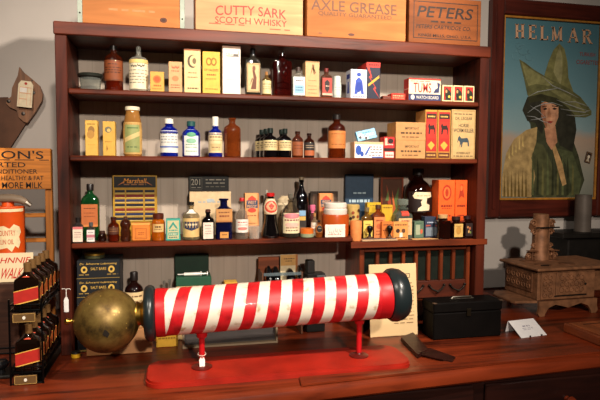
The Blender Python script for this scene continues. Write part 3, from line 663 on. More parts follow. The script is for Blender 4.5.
t.decals(flat(wv*.86, .036, -.008), wv*.86, .036, [('l', .68, .3, .75, .10, '2A70A8'), ('d', .22, .46, .13, .26, 'EAEEF0'), ('d', .16, .34, .07, .15, '3A3A44'), ('d', .46, .2, .10, .2, 'EAEEF0'), ('d', .44, .16, .07, .13, '3A2A2A'), ('l', .5, .5, .9, .06, 'E8F0F4'), ('l', .34, .6, .9, .06, 'E8F0F4')], M=M_)
ob = t.build('small_carton', None, ((a.x+b.x)/2, .042, zt+.0085)); tag(ob, 'pale blue packet tilted on top of the cream and blue carton', 'packet', GS)
carton('small_carton', 'small red and white box with a black band, between blue lettered carton and tan cartons', 'box', 384.3, 394.7, 137, Z2, .02, .045, 'C82A28', [('d', .62, .8, .26, .12, '2A1414'), ('l', .62, .3, .85, .05, 'E8C8B8'), ('r', 0, .34, 1, .48, '2A1414'), ('r', .08, .04, .92, .30, 'E0C8B8'), ('r', .06, .6, .3, .94, 'E8B8A0'), ('l', .12, .15, .85, .06, 'A83A30')], group=GS)
TAN = 'B88652'
for i, (zz, pt, lb) in enumerate(((Z2, 140.6, 'lower'), (None, 122.2, 'upper'))):
    if zz is None: zz = ztop+.0006
    ob = carton('cardboard_carton', f'{lb} of two stacked plain tan cartons with black print on the second shelf', 'box', 396, 426.7, pt, zz, .02, .085, TAN, [('t', 'IMPORTANT', .52, .66, .13, '3A2412', .46), ('l', .36, .16, .84, .09, '4A3018'), ('l', .16, .2, .75, .05, '5A3A1E')], side='C8924E', group='two stacked tan cartons')
    ztop = PV(411, pt, .02).z
for i, (q0, q1, lb) in enumerate(((425.7, 437.8, 'left'), (438.4, 451, 'right'))):
    ds_ = [('r', .06, .15, .94, .96, 'A8241A'), ('r', .1, .82, .9, .92, '2A1810'), ('l', .85, .2, .8, .03, 'D8A850'), ('r', .12, .42, .88, .76, 'C02C1E'),
           ('p', [(.26, .5), (.28, .62), (.22, .66), (.3, .74), (.4, .68), (.7, .69), (.8, .62), (.77, .5), (.72, .5), (.7, .6), (.42, .6), (.36, .5)], '2A140E'), ('p', [(.2, .28), (.5, .36), (.8, .28), (.5, .18)], 'C8983A'), ('r', .06, .02, .94, .13, '5A2A14'), ('l', .06, .15, .85, .03, 'C89A50')]
    carton('carton', f'red and gold carton with a dark horse, {lb} of the pair on the second shelf', 'box', q0, q1, 110+i*.3, Z2, .02, .085, 'C08A3A', ds_, side='C89A5A' if i == 0 else None, group='pair of red horse cartons')
carton('carton', 'large tan carton with a dark grey horse, right end of the second shelf', 'box', 452, 476.3, 109.8, Z2, .02, .08, 'BE9C68', [('t', 'DR. LEGEAR', .5, .82, .06, '4A3A28', .7), ('l', .9, .1, .85, .02, '5A4630'), ('t', 'HORSE', .5, .68, .07, '3A3028', .42), ('t', 'WORM KILLER', .5, .58, .08, '2E2A28', .84),
       ('p', [(.34, .24), (.36, .34), (.30, .38), (.34, .46), (.42, .42), (.66, .43), (.72, .38), (.74, .26), (.69, .26), (.67, .34), (.48, .34), (.44, .24), (.40, .24), (.41, .32)], '34424A'), ('p', [(.30, .38), (.24, .32), (.28, .44), (.35, .48)], '34424A'), ('t', 'VETERINARY', .5, .12, .045, '5A4630', .6), ('l', .05, .1, .9, .02, '5A4630'), ('o', .03, .02, .97, .98, .02, '9A7440')], group=GS)

# ================================================================== third shelf
G3 = 'goods on the third shelf'
bottle('tall green glass bottle with an orange label, left end of the third shelf', 'bottle', 81, 99.3, 184, Z3, .10, prof(.70, .30, .92, .36, .14), GREEN(), (bk_, .885, .40), [(.24, .64, 80, 'B06030', [('l', .8, .15, .85, .04, '5A2A14'), ('l', .6, .15, .85, .03, '7A3E1E'), ('l', .45, .15, .85, .03, '7A3E1E'), ('r', 0, 0, 1, .1, 'C87A40')])], sec=4, dr=.75, group=G3)
bottle('small bottle with pink and white label, front left of the tall green bottle', 'bottle', 73, 83.5, 217.5, Z3, .025, prof(.66, .40, .86, .46, .12), glass('3A3432', .55, tint='A8A090'), (bk_, .83, .5), [(.05, .64, 84, 'DCC8B4', [('r', 0, .84, 1, 1, 'C86A6A'), ('l', .6, .15, .85, .05, '8A5A5A'), ('l', .45, .15, .85, .05, 'A88078'), ('l', .3, .15, .85, .05, 'A88078')])], sec=4, dr=.8, group=G3)
bottle('tiny bottle with red and white label, front right of the tall green bottle', 'bottle', 87, 95.3, 222.5, Z3, .025, prof(.66, .42, .86, .48, .12), glass('3A3432', .55, tint='A8A090'), (ink('4A4A4A', .4), .83, .5), [(.05, .64, 84, 'D8D0C8', [('r', 0, .35, 1, .6, 'B8707A'), ('l', .75, .15, .85, .06, '5A4A5A'), ('l', .2, .15, .85, .06, '5A4A5A')])], sec=4, dr=.8, group=G3)
bottle('small low brown jar, right behind the tiny red and white labelled bottle', 'jar', 98, 106.6, 231, Z3, .045, [(0, 0), (.8, 0), (1, .15), (1, .6), (.8, .75), (.6, .8), (0, .8)], DARKA(), (ink('3A2018', .5), .78, .7), (), name='jar', group=G3)
# card of pen nibs
a, b = PV(112.5, 180, .165), PV(157, 180, .165); w = b.x-a.x; h = PV(135, 175.5, .165).z-Z3
mb = MB(); mb.box(-w/2, w/2, 0, .006, 0, h, ink('B08420', .5), .0008)
ds_ = [('r', .03, .80, .97, .98, '141210'), ('t', 'Marshall', .5, .91, .08, 'D88A34', .5, .25), ('p', [(.1, .83), (.25, .88), (.24, .9)], 'B86A34'), ('p', [(.9, .83), (.75, .88), (.76, .9)], 'B86A34'), ('l', .84, .25, .75, .02, '8A5A34')]
for k in range(7):
    v = .72-k*.075; c = ['141420', '7A2018', '20284A'][k % 3]
    for u in (.05, .30, .72): ds_ += [('r', u, v, u+(.22 if u < .1 or u > .7 else .38), v+.04, c), ('r', u, v-.016, u+(.22 if u < .1 or u > .7 else .38), v-.006, 'E0C070')]
mb.decals(flat(w, h), w, h, ds_)
tag(mb.build('display_card', None, ((a.x+b.x)/2, .165, Z3)), 'yellow and black display card of striped pens standing behind the brown bottles', 'display card', G3)
bottle('small brown bottle with an orange liquid and dark label, left of the globe-shaped one', 'bottle', 108, 119.2, 217, Z3, .04, prof(.66, .46, .95, .54, .12), AMBER(), (ink('3A1A10', .5), .88, .52), [(.3, .6, 84, '4A2416', [('l', .7, .15, .85, .06, 'A87A50'), ('l', .4, .15, .85, .06, 'A87A50')])], group=G3, filling=(ORNG(), .3))
bottle('small brown globe-shouldered bottle with a round knob stopper, left of the bright orange carton', 'bottle', 120, 131, 216.5, Z3, .04, [(0, 0), (.8, 0), (.92, .05), (.95, .35), (.82, .48), (.78, .52), (1, .64), (.98, .74), (.7, .84), (.3, .88), (.3, .90), (0, .9)], glass('3A1A0E', .65, tint='8A4420'), (ink('4A2A1A', .5), .88, .34), (), group=G3)
carton('carton', 'bright orange carton with a printed square, in front of the pen card', 'box', 131.3, 150, 223.5, Z3, .02, .045, 'D0792E', [('o', .2, .14, .82, .72, .025, 'A8501A'), ('o', .27, .22, .75, .64, .015, 'B8601E'), ('l', .46, .36, .68, .05, 'A8501A'), ('l', .36, .36, .66, .04, 'A8501A'), ('r', 0, .92, 1, 1, 'E8A050')], group=G3, bev=.004)
bottle('amber jar full of orange powder with a dark lid, right of the bright orange carton', 'jar', 151.5, 165, 213.5, Z3, .045, [(0, 0), (.92, 0), (1, .03), (1, .66), (.9, .74), (.72, .78), (.72, .84), (0, .84)], ORNG(), (ink('4A1A0C', .4), .80, .82), [(.32, .62, 52, 'C8A468', [('l', .55, .25, .75, .2, '4A2A14'), ('l', .3, .2, .8, .08, '5A3A20')])], name='jar', group=G3)
carton('carton', 'teal and cream carton with arched print, right of the amber jar of powder', 'box', 166, 180.2, 219.2, Z3, .02, .04, '3E9C8A', [('r', .1, .08, .9, .93, 'BDB58A'), ('p', [(.15, .55), (.5, .88), (.85, .55), (.7, .55), (.5, .74), (.3, .55)], '2E8A7A'), ('l', .45, .2, .8, .06, '2E8A7A'), ('r', .16, .24, .84, .38, '2E8A7A'), ('l', .28, .22, .78, .05, 'D8D0A8'), ('l', .13, .2, .8, .05, '3A6A5A')], group=G3)
bottle('clear bottle with a cream label bearing a dark blue shield and black cap, third shelf', 'bottle', 182.5, 199.7, 202, Z3, .045, prof(.62, .30, .92, .38, .16), glass('A89878', .18), (bk_, .90, .36), [(.08, .58, 74, 'D2AE70', [('p', [(.1, .82), (.9, .82), (.9, .5), (.5, .34), (.1, .5)], '1E2A4A'), ('l', .62, .22, .78, .09, 'D8C8A0')]), (.70, .80, 50, 'E4E0D4', [])], group=G3)
carton('display_box', 'cream open display box with a black lettered header card, behind the dark white-labelled bottle', 'box', 189.5, 231, 191.8, Z3, .135, .05, 'CDB088', [('l', .75, .2, .8, .03, '9AA0A0'), ('d', .5, .80, .10, .04, 'A8B0B0')], group=G3)
a, b = PV(188.8, 184, .187), PV(228.8, 184, .187); zz = PV(210, 191, .187).z; h = PV(210, 176.3, .187).z-Z3; w = b.x-a.x
mb = MB(); mb.box(-w/2, w/2, 0, .004, 0, h, ink('161614', .5), .0006); v = 1-(h-(zz-Z3))/h
S = flat(w, h-(zz-Z3), 0, None, zz-Z3)
mb.decals(S, w, h-(zz-Z3), [('t', '201', .17, .6, .42, 'A8A090', .22), ('l', .72, .42, .9, .07, 'A8A090'), ('l', .48, .42, .9, .10, '8A8478'), ('l', .25, .42, .9, .07, '6A6458'), ('o', .03, .1, .33, .92, .01, '6A6458'), ('l', .2, .06, .3, .06, '8A8478')])
tag(mb.build('display_card', None, ((a.x+b.x)/2, .187, Z3)), 'black lettered header card rising behind the cream display box', 'display card', G3)
bottle('small black bottle with a tall white label, left of the cobalt poison-type bottle', 'bottle', 201.5, 214.3, 209.5, Z3, .03, prof(.64, .34, .92, .42, .14, .97), BLACKG(), (ink('4A2A20', .4), .9, .4), [(.04, .58, 70, 'DCCABA', [('l', .8, .2, .8, .05, '8A5A5A'), ('l', .6, .2, .8, .04, '9A7A74'), ('l', .45, .2, .8, .04, '9A7A74'), ('l', .3, .2, .8, .04, '9A7A74')])], sec=5, dr=.8, group=G3)
bottle('tall dark navy bottle with wide lip and tan label, left of red capped bottle', 'bottle', 215.3, 232, 198, Z3, .045, prof(.72, .44, .985, .58, .08, .97), NAVY(), None, [(.42, .74, 86, 'B8824A', [('l', .7, .15, .85, .08, '6A3A20'), ('l', .40, .2, .8, .12, '7A3A22'), ('r', 0, 0, 1, .12, 'A86A34')]), (.03, .18, 45, 'C88A44', [('l', .5, .2, .8, .15, '6A3A20')])], sec=4, dr=.85, group=G3)
bottle('clear bottle with a red cap and white label, right of the navy bottle', 'bottle', 235.5, 248.3, 197.8, Z3, .035, prof(.48, .26, .93, .34, .30), glass('B8A898', .15), (red_, .915, .38), [(.16, .48, 76, 'E0D8CC', [('l', .75, .2, .8, .07, 'B84A44'), ('l', .55, .2, .8, .06, 'C8807A'), ('d', .5, .3, .3, .12, 'C87A70')])], group=G3)
WP_ = [('p', [(.5, .95), (.8, .88), (.2, .88)], 'C03A28'), ('d', .5, .80, .34, .12, 'C8402C'), ('r', .1, .66, .9, .84, '30405A'), ('t', 'WEST', .5, .79, .07, 'E0A878', .6), ('t', 'PEGGY', .5, .70, .07, 'E0A878', .68), ('d', .5, .61, .3, .05, 'C8402C'), ('l', .48, .2, .8, .02, '9A5A34'), ('l', .3, .2, .8, .02, '9A5A34'), ('r', .9, 0, 1, 1, 'C07A44')]
carton('carton', 'orange tan carton with red and navy lettering, behind the empty glass tumbler', 'box', 245, 259, 193.5, Z3, .075, .04, 'DE9C62', WP_, side='6A4A30', group=G3)
a, b = PV(248.3, 235, .03), PV(260, 235, .03); hw = (b.x-a.x)/2; h = PV(254, 226, .03).z-Z3
t = thing('glass_tumbler', 'small empty glass tumbler in front of the orange tan carton', 'tumbler', ((a.x+b.x)/2, .03, Z3), 0, G3)
MB().lathe([(0, 0), (.86*hw, 0), (hw, h), (.93*hw, h), (.8*hw, .10*h), (0, .10*h)], glass('DAD2C8', .18), n=24).build('glass_body', t)
bottle('dark cola-type bottle with a red cap and a round cream label with red emblem', 'bottle', 261.5, 279.3, 193, Z3, .05, [(0, 0), (.95, 0), (1, .03), (.98, .12), (.72, .34), (.66, .48), (.76, .58), (.78, .68), (.62, .8), (.38, .9), (.36, .93), (0, .93)], BLACKG(), (red_, .925, .46), [(.52, .88, 80, 'C8B088', [('r', 0, 0, 1, 1, '1A0E0A'), ('d', .5, .5, .46, .48, 'D8C8A8'), ('d', .5, .5, .38, .38, 'C8402C'), ('d', .5, .5, .26, .25, 'DCA078'), ('p', [(.5, .3), (.66, .55), (.5, .72), (.34, .55)], 'C03A28')])], group=G3)
bottle('tall clear bottle with grey cap, behind the dark bottle with round emblem label', 'bottle', 262.5, 270.5, 190.5, Z3, .125, prof(.66, .38, .92, .44, .2), glass('4A423C', .5, tint='B0A898'), (ink('8A8478', .4), .9, .44), (), group=G3)
# round sign behind
a = PV(284.5, 211, .17); hw = PV(292.5, 211, .17).x-a.x; h = PV(284, 197, .17).z-Z3; cz = h*.66
bottle('cream jug with a big dark initial on its round front, behind the clear stoppered bottle', 'jug', 276, 293, 196, Z3, .135, [(0, 0), (.9, 0), (.98, .05), (1, .5), (.98, .75), (.85, .9), (.5, .97), (.4, 1), (0, 1)], ink('B8A484', .4), None, [(.45, .93, 70, 'D8C4A0', [('t', 'X', .5, .5, .6, '3A2A1E', .5), ('l', .1, .2, .8, .05, '6A543A')])], name='stoneware_jug', group=G3)
bottle('clear stoppered decanter with a cream and pink label, in front of the cream jug', 'decanter', 282, 299.5, 193.5, Z3, .05, prof(.52, .26, .86, .36, .28), glass('3A322A', .42, tint='A89880'), None, [(.10, .56, 70, 'E0CFA8', [('d', .5, .86, .42, .14, 'C87A80'), ('l', .62, .12, .88, .07, '8A4A4A'), ('d', .5, .42, .36, .12, 'D8B0A0'), ('l', .25, .2, .8, .05, '8A5A4A'), ('l', .12, .2, .8, .05, '6A4A3A')])], stop=(glass('8A8478', .35), .84, .34), group=G3)
bottle('tall slender black bottle, the tallest on the third shelf', 'bottle', 293.5, 309.2, 177, Z3, .13, prof(.50, .26, .95, .32, .34), BLACKG(), (ink('8A7A60', .4), .93, .30), (), group=G3)
carton('small_carton', 'tiny box with a pale blue and yellow top, in front of the tall black bottle', 'box', 298.5, 306.5, 210.5, Z3, .075, .02, '2E2622', [('r', .1, .78, .9, .99, '7AA0C0'), ('r', .1, .60, .9, .76, 'C8A050'), ('l', .3, .2, .8, .05, '6A5A48')], group=G3)
bottle('low jar with orange lid and pale green body, before the tall black bottle', 'jar', 300.3, 313.5, 228.3, Z3, .035, [(0, 0), (.95, 0), (1, .05), (1, .42), (0, .42)], ink('8A9070', .3), (ink('C8641E', .4), .42, .98), (), name='jar', group=G3)
bottle('small bottle with a white label and cork, left of the orange crock', 'bottle', 311, 318.3, 213, Z3, .045, prof(.6, .36, .85, .42, .14), glass('A88A6A', .35), (cork, .82, .36), [(.06, .6, 84, 'DDD0BC', [('l', .7, .2, .8, .05, '8A6A5A'), ('l', .4, .2, .8, .05, '8A6A5A')])], group=G3)
bottle('tiny amber bottle with a black oval label, against the orange crock', 'bottle', 315.5, 322.2, 220.5, Z3, .018, prof(.6, .4, .9, .46, .14), glass('8A4A1A', .5, tint='D88A3A'), (bk_, .87, .46), [(.3, .75, 70, 'A86A34', [('d', .5, .5, .36, .46, '1E1A1C'), ('l', .5, .3, .7, .06, 'C8A878')])], group=G3)
bottle('pink ball-topped perfume bottle, peeping out above the white labelled bottle', 'perfume bottle', 309.5, 315.5, 205, Z3, .125, [(0, 0), (.9, 0), (1, .05), (1, .55), (.6, .66), (.3, .7), (.3, .74), (0, .74)], glass('6A3A3A', .5), None, (), stop=(ink('D86A8A', .35), .73, .95), group=G3)
# framed card with label behind the crock
a, b = PV(310.5, 195, .17), PV(338, 195, .17); w = b.x-a.x; h = PV(324, 191.5, .17).z-Z3
mb = MB(); mb.box(-w/2, w/2, 0, .010, 0, h, ink('3A2A1E', .5), .001); mb.decals(flat(w, h), w, h, [('r', .08, .1, .9, .94, '5A4232'), ('r', .3, .1, .34, .94, '8A6A48'), ('r', .8, .1, .84, .94, 'A8845A')])
tag(mb.build('backing_board', None, ((a.x+b.x)/2, .17, Z3)), 'dark brown framed board standing behind the white lidded crock', 'board', G3)
carton('carton', 'orange tan carton with red and navy lettering, behind the white lidded crock', 'box', 319.5, 332.5, 193.5, Z3, .135, .03, 'DA8C50', WP_, group=G3)
a, b = PV(322, 225, .055), PV(348.3, 225, .055); hw = (b.x-a.x)/2; H = PV(335, 203, .04).z-Z3; h1 = PV(335, 215.5, .0).z-Z3
t = thing('crock', 'orange glazed crock with a stepped white lid and white card with red script', 'crock', ((a.x+b.x)/2, .055, Z3), 0, G3)
MB().lathe([(0, 0), (.93*hw, 0), (.97*hw, .01), (hw, h1-.006), (.97*hw, h1), (0, h1)], ink('AE4A18', .3, .12, 20), n=36).build('crock_body', t)
hl = H-h1
MB().lathe([(0, 0), (.84*hw, 0), (.86*hw, .1*hl), (.86*hw, .42*hl), (.79*hw, .5*hl), (.79*hw, .55*hl), (.83*hw, .6*hl), (.83*hw, .92*hl), (.78*hw, hl), (0, hl)], ink('D8CCC0', .3, .05), n=36, M=Matrix.Translation((0, 0, h1+.0003))).build('lid', t)
c0, c1 = PV(325.5, 230, .0), PV(345.5, 230, .0); w = c1.x-c0.x; h = PV(335, 224.5, 0).z-Z3-.001
mb = MB(); mb.box(-w/2, w/2, -.0008, 0, .001, h, ink('E6D8C8', .6), .0002); mb.decals(flat(w, h, -.0008), w, h, [('s', .14, .52, .86, .3, 'C83030'), ('l', .2, .15, .8, .05, 'B06A5A')])
tag(mb.build('price_card', None, ((c0.x+c1.x)/2, .0045, Z3), 0), 'small white card with red script leaning on the orange crock', 'card', G3)
# things on the ledge side of the shelf
flor = ink('B89A5A', .4)
a, b = PV(346.5, 215, .10), PV(359, 215, .10); hw = (b.x-a.x)/2; h = PV(352, 204.5, .10).z-Z3
t = thing('floral_tin', 'round gold tin printed with dark flowers, right behind the orange crock', 'tin', ((a.x+b.x)/2, .10, Z3), 0, G3)
mb = MB(); mb.lathe([(0, 0), (hw, 0), (hw, h*.86), (0, h*.86)], flor, n=28)
Sf = lambda u, v, e: ((hw+.0005+e)*math.sin((u-.5)*3), -(hw+.0005+e)*math.cos((u-.5)*3), v*h*.86)
mb.decals(Sf, 3*hw, h*.86, [('d', random.uniform(.08, .92), random.uniform(.06, .94), .07, .06, random.choice(['2A2018', '4A2A18', '8A3A1E', '2A2018'])) for _ in range(26)]); mb.build('tin_body', t)
MB().lathe([(0, h*.862), (hw*1.03, h*.862), (hw*1.03, h*.97), (hw*.9, h), (0, h)], flor, n=28).build('lid', t)
bottle('small orange paper cup-like jar, in front of the floral tin', 'jar', 350.3, 361.6, 220.8, ZK, .035, [(0, 0), (.9, 0), (.92, .02), (1, .9), (.96, 1), (0, 1)], ink('D8864A', .5), None, (), name='jar', group=G3)
GL = 'goods on the ledge of the glazed case'
bottle('small bottle with a yellow label, left of the orange labelled one on the ledge', 'bottle', 361.8, 371.6, 207.5, ZK, .06, prof(.66, .4, .88, .46, .12), glass('6A4A1E', .5, tint='C8983A'), (ink('6A5A3A', .5), .86, .46), [(.06, .6, 84, 'DDBE58', [('l', .75, .2, .8, .05, '6A4A1A'), ('d', .5, .45, .3, .14, 'A8782A'), ('l', .15, .2, .8, .05, '6A4A1A')])], sec=4, dr=.8, group=GL)
bottle('squarish bottle with an orange label, behind the left rubber stamp', 'bottle', 372, 384, 205, ZK, .06, prof(.70, .34, .9, .42, .12), glass('6A2E14', .5, tint='C8683A'), (ink('4A2E20', .5), .87, .42), [(.05, .66, 84, 'C87A44', [('l', .8, .2, .8, .06, '8A2E18'), ('d', .5, .55, .3, .14, 'B85A30'), ('l', .3, .2, .8, .05, '8A3E20'), ('l', .15, .2, .8, .05, '8A3E20')])], sec=5, dr=.8, group=GL)
carton('carton', 'bright yellow carton behind the orange labelled bottle, left one of two', 'box', 367.5, 381, 202.8, ZK, .105, .03, 'C8A022', [('l', .9, .2, .8, .03, '7A5A10')], group=GL)
carton('carton', 'bright yellow carton beside the clear stoppered bottle, right one of two', 'box', 381.8, 392.8, 205.2, ZK, .10, .03, 'C89C26', [('l', .9, .1, .9, .04, '7A5A10'), ('r', 0, 0, 1, .5, '3A3A44')], group=GL)
carton('booklet', 'dark blue booklet with pale lettering standing at the back of the third shelf', 'book', 345.5, 373.8, 174.3, ZK, .18, .012, '2C4258', [('l', .68, .28, .72, .025, '9AB0BC'), ('l', .54, .14, .86, .045, 'A8BCC4'), ('o', .02, .02, .98, .98, .012, '223448')], group=GL)
# tilted picture of leaves
a, b = PV(381, 195, .175), PV(403.5, 195, .175); w = b.x-a.x; h = PV(392, 177.5, .175).z-ZK
t = thing('small_picture', 'small dark wooden framed picture of red and green leaves, right of the blue booklet', 'picture', ((a.x+b.x)/2, .175, ZK), 0, GL)
mb = MB(); e_ = .007
for q in ((-w/2, -w/2+e_, 0, h), (w/2-e_, w/2, 0, h)): mb.box(q[0], q[1], 0, .012, q[2], q[3], WKV, .001)
mb.box(-w/2+e_, w/2-e_, 0, .012, 0, e_, WK, .001).box(-w/2+e_, w/2-e_, 0, .012, h-e_, h, WK, .001); mb.build('frame', t)
mb = MB(); mb.box(-w/2+e_, w/2-e_, .003, .010, e_, h-e_, ink('4A2A18', .4), 0)
mb.decals(flat(w-2*e_, h-2*e_, .003, None, e_), w-2*e_, h-2*e_, [('p', [(.1, .1), (.3, .5), (.2, .9), (.45, .6), (.5, .1)], '8A3418'), ('p', [(.5, .1), (.6, .6), (.85, .85), (.8, .4), (.7, .1)], '4A5A2A'), ('p', [(.3, .2), (.55, .5), (.5, .8), (.7, .45)], 'B85A2A'), ('p', [(.15, .6), (.3, .8), (.35, .6)], '5A6A34'), ('p', [(.6, .2), (.9, .5), (.92, .2)], '6A2A16')]); mb.build('picture_print', t)
bottle('clear square bottle with cut glass stopper and two labels, left of large dark jug', 'bottle', 394.3, 411, 199, ZK, .07, prof(.58, .48, .78, .62, .12, .98), glass('7A8478', .25), None, [(.10, .52, 70, 'D0A878', [('l', .8, .2, .8, .08, '8A3A28'), ('l', .5, .2, .8, .06, '9A6A4A'), ('r', .3, .1, .7, .4, 'E0D8CC')]), (.58, .70, 40, 'B83A28', [])], sec=5, dr=.8, stop=(glass('9AA498', .3), .76, .62), group=GL)
bottle('large dark amber jug with a torn cream label, the biggest bottle on the ledge', 'jug', 405, 431, 168.5, ZK, .148, prof(.66, .30, .94, .38, .20), DARKA(), (ink('1A0E0A', .4), .90, .40), [(.36, .66, 62, '1C0A05', [('p', [(.22, .98), (.80, .97), (.84, .74), (.62, .68), (.60, .42), (.74, .34), (.72, .08), (.30, .05), (.32, .18), (.44, .32), (.40, .5), (.46, .62), (.20, .66), (.14, .8)], 'DCC8A4'), ('l', .78, .28, .74, .04, 'B0946A')])], name='glass_jug', group=GL)
OR_ = [('d', .5, .78, .28, .14, 'A83010'), ('d', .5, .78, .20, .10, 'E8662A'), ('d', .5, .78, .10, .07, 'A83010'), ('l', .53, .15, .85, .035, '7A2008'), ('l', .5, .2, .8, .012, '8A2A0C'), ('l', .36, .2, .8, .03, '7A2008'), ('l', .2, .2, .8, .02, 'B04010')]
OR2 = [('p', [(.25, .66), (.35, .8), (.42, .92), (.6, .93), (.66, .82), (.76, .68), (.5, .72)], 'A83010'), ('d', .5, .86, .10, .05, 'E8662A'), ('l', .53, .15, .85, .035, '7A2008'), ('l', .36, .2, .8, .03, '7A2008'), ('l', .2, .2, .8, .02, 'B04010')]
carton('carton', 'vivid orange carton with a round emblem, left one of the orange pair on the ledge', 'box', 439, 455.3, 180.3, ZK, .068, .060, 'E85A1E', OR_, side='E4581C', group='two vivid orange cartons')
carton('carton', 'vivid orange carton with a portrait bust, right one of the orange pair on the ledge', 'box', 455.8, 471.5, 180.3, ZK, .068, .060, 'E6561C', OR2, group='two vivid orange cartons')
for i, (q0, q1, y, lb) in enumerate(((436, 449, 214.5, 'plain dark jar with a tan lid, leftmost of three before the orange cartons'), (450, 461.6, 216.5, 'dark jar with a cream label, middle of three before the orange cartons'), (462.2, 473, 215.8, 'dark jar with a dark floral label, rightmost of three before the orange cartons'))):
    bottle(lb, 'jar', q0, q1, y, ZK, .032, prof(.72, .62, .86, .66, .10, .95), DARKA(), (ink(['B89060', '2A1814', '2A1418'][i], .4), .85, .68), [[], [(.08, .68, 66, 'C8A058', [('d', .5, .5, .3, .3, 'B0803A'), ('l', .8, .2, .8, .05, '6A4A1E')])], [(.1, .68, 66, '241412', [('d', .3, .7, .12, .1, 'B87A4A'), ('d', .6, .6, .14, .12, 'A85A3A'), ('d', .45, .35, .12, .12, 'C89A5A'), ('d', .7, .3, .1, .1, '6A7A3A')])]][i], sec=4, dr=.9, name='jar', group='three dark jars')
carton('small_carton', 'small pale green box, right of the clear square bottle', 'box', 414.5, 424, 221.5, ZK, .055, .03, '566A56', [('r', .15, .2, .6, .8, '98A084'), ('d', .75, .4, .12, .15, 'C05A3A'), ('l', .85, .2, .8, .06, '3A5A44')], group=GL)
carton('small_carton', 'small dark blue and grey box, between the pale green box and the dark jars', 'box', 425, 436.3, 217, ZK, .06, .03, '2A3448', [('r', .1, .08, .9, .5, '6E7882'), ('l', .7, .2, .8, .06, 'A8B0C0'), ('r', .1, .55, .5, .62, 'A84A3A')], group=GL)
mb = MB(); c0 = PH(413, 240.2, ZK); mb.prism([(0, 0), (.105, .006), (.085, .040), (.005, .034)], ink('C89A64', .7), .0003, .0012, 'xy')
tag(mb.build('paper_slip', None, (c0.x, .008, ZK)), 'loose tan paper slip lying on the ledge before the dark jars', 'paper', GL)
# stamp tray, two stamps and the orange card
c0, c1 = PH(364, 242.5, ZK), PH(398, 241, ZK)
mb = MB(); mb.box(c0.x, c1.x, .0, .020, .0003, .0065, ink('B89470', .5), .001); mb.box(c0.x+.004, c1.x-.004, .002, .018, .0066, .0085, ink('6A5A54', .6), .0005)
tag(mb.build('stamp_tray', None, (0, 0, ZK)), 'flat tan tray holding two rubber stamps at the ledge front', 'tray', GL)
for px, lb in ((369.8, 'left'), (389.6, 'right')):
    p = PV(px, 230, .010); t = thing('rubber_stamp', f'rubber stamp with a black turned handle, {lb} one on the tan tray', 'stamp', (p.x, .010, ZK+.0087), 0, 'two rubber stamps')
    MB().box(-.009, .009, -.006, .006, 0, .008, ink('5A3A24', .5), .001).build('stamp_block', t)
    hh = PV(px, 225.5, .010).z-ZK-.0087
    MB().lathe([(0, .008), (.006, .008), (.0045, .014), (.004, .018), (.010, hh*.66), (.0115, hh*.82), (.009, hh*.95), (.004, hh), (0, hh)], ink('0E0C0C', .25), n=18).build('handle', t)
carton('small_carton', 'orange tan card box with black print, beside the right rubber stamp', 'box', 393.5, 408.3, 222, ZK, .025, .02, 'D8904C', [('l', .8, .1, .9, .06, '4A2A14'), ('d', .3, .5, .13, .12, '3A2418'), ('d', .68, .5, .13, .12, '5A3A24'), ('r', .42, .12, .62, .4, 'E6DCCC'), ('l', .1, .1, .9, .05, '6A3A1E')], group=GL)
carton('small_carton', 'orange card box standing behind the stamp tray, between the two stamps', 'box', 382, 393, 221.8, ZK, .025, .02, 'CC7030', [('l', .8, .1, .9, .06, '5A2A10'), ('l', .5, .1, .6, .06, '7A3A18')], group=GL)

# ================================================================== bottom tier, on the counter
GB = 'goods on the counter under the third shelf'
SB = [('t', 'Dr. Schwartz Lubricating', .5, .80, .13, 'C09A48', .86, .3), ('t', 'SALT BARS', .5, .54, .15, 'C09A48', .36), ('d', .17, .50, .075, .19, 'C8A24A'), ('d', .17, .50, .035, .09, '141618'), ('d', .80, .50, .075, .19, 'C8A24A'), ('d', .80, .50, .035, .09, '141618'), ('l', .2, .05, .28, .06, '8A7038'), ('l', .2, .7, .95, .06, '8A7038'), ('r', 0, .02, 1, .05, '8A7038')]
zb1, zb2 = PV(98, 278.5, .02).z, PV(98, 260, .02).z
h1 = zb2-zb1-.0008
h0 = zb1-ZC
mb = None
for i, (zz, pt, lb) in enumerate(((ZC+.0005, None, 'lowest'), (None, 278.8, 'middle'), (None, 260.2, 'topmost'))):
    if i == 0: zz = ZC+.0005; ptx = 300
    a_ = zz if i == 0 else zlast+.0006
    pt = pt or 297.5
    sb_ = carton('carton', f'black carton with gold print, {lb} of the stack under the third shelf', 'box', 76.5, 119.8, pt, a_, .02, .12, '15181C', SB, group='stack of black cartons', bev=.0015)
    zlast = PV(98, pt, .02).z
a, b = PV(84.5, 257, .07), PV(105, 257, .07); hw = (b.x-a.x)/2; h = PV(95, 252.5, .07).z-zlast
t = thing('shallow_jar', 'low round jar with a gold lid on top of the black cartons', 'jar', ((a.x+b.x)/2, .07, zlast+.0006), 0, GB)
MB().lathe([(0, 0), (hw*.95, 0), (hw, h*.1), (hw, h*.6), (0, h*.6)], ink('3A3A24', .35), n=28).build('jar_body', t)
MB().lathe([(0, h*.602), (hw*.98, h*.602), (hw*.98, h*.9), (hw*.9, h), (0, h)], metal('B08A3A', .4), n=28).build('lid', t)
bottle('dark brown bottle with black cap and cream label, between brass ball and pole cap', 'bottle', 124.5, 143.5, 272, ZC, .075, prof(.76, .34, .92, .40, .10), DARKA(), (bk_, .89, .42), [(.10, .74, 82, 'D6BA8A', [('l', .9, .15, .85, .03, '6A5030'), ('l', .8, .15, .85, .02, '8A7048'), ('l', .6, .15, .85, .02, '8A7048')])], group=GB)
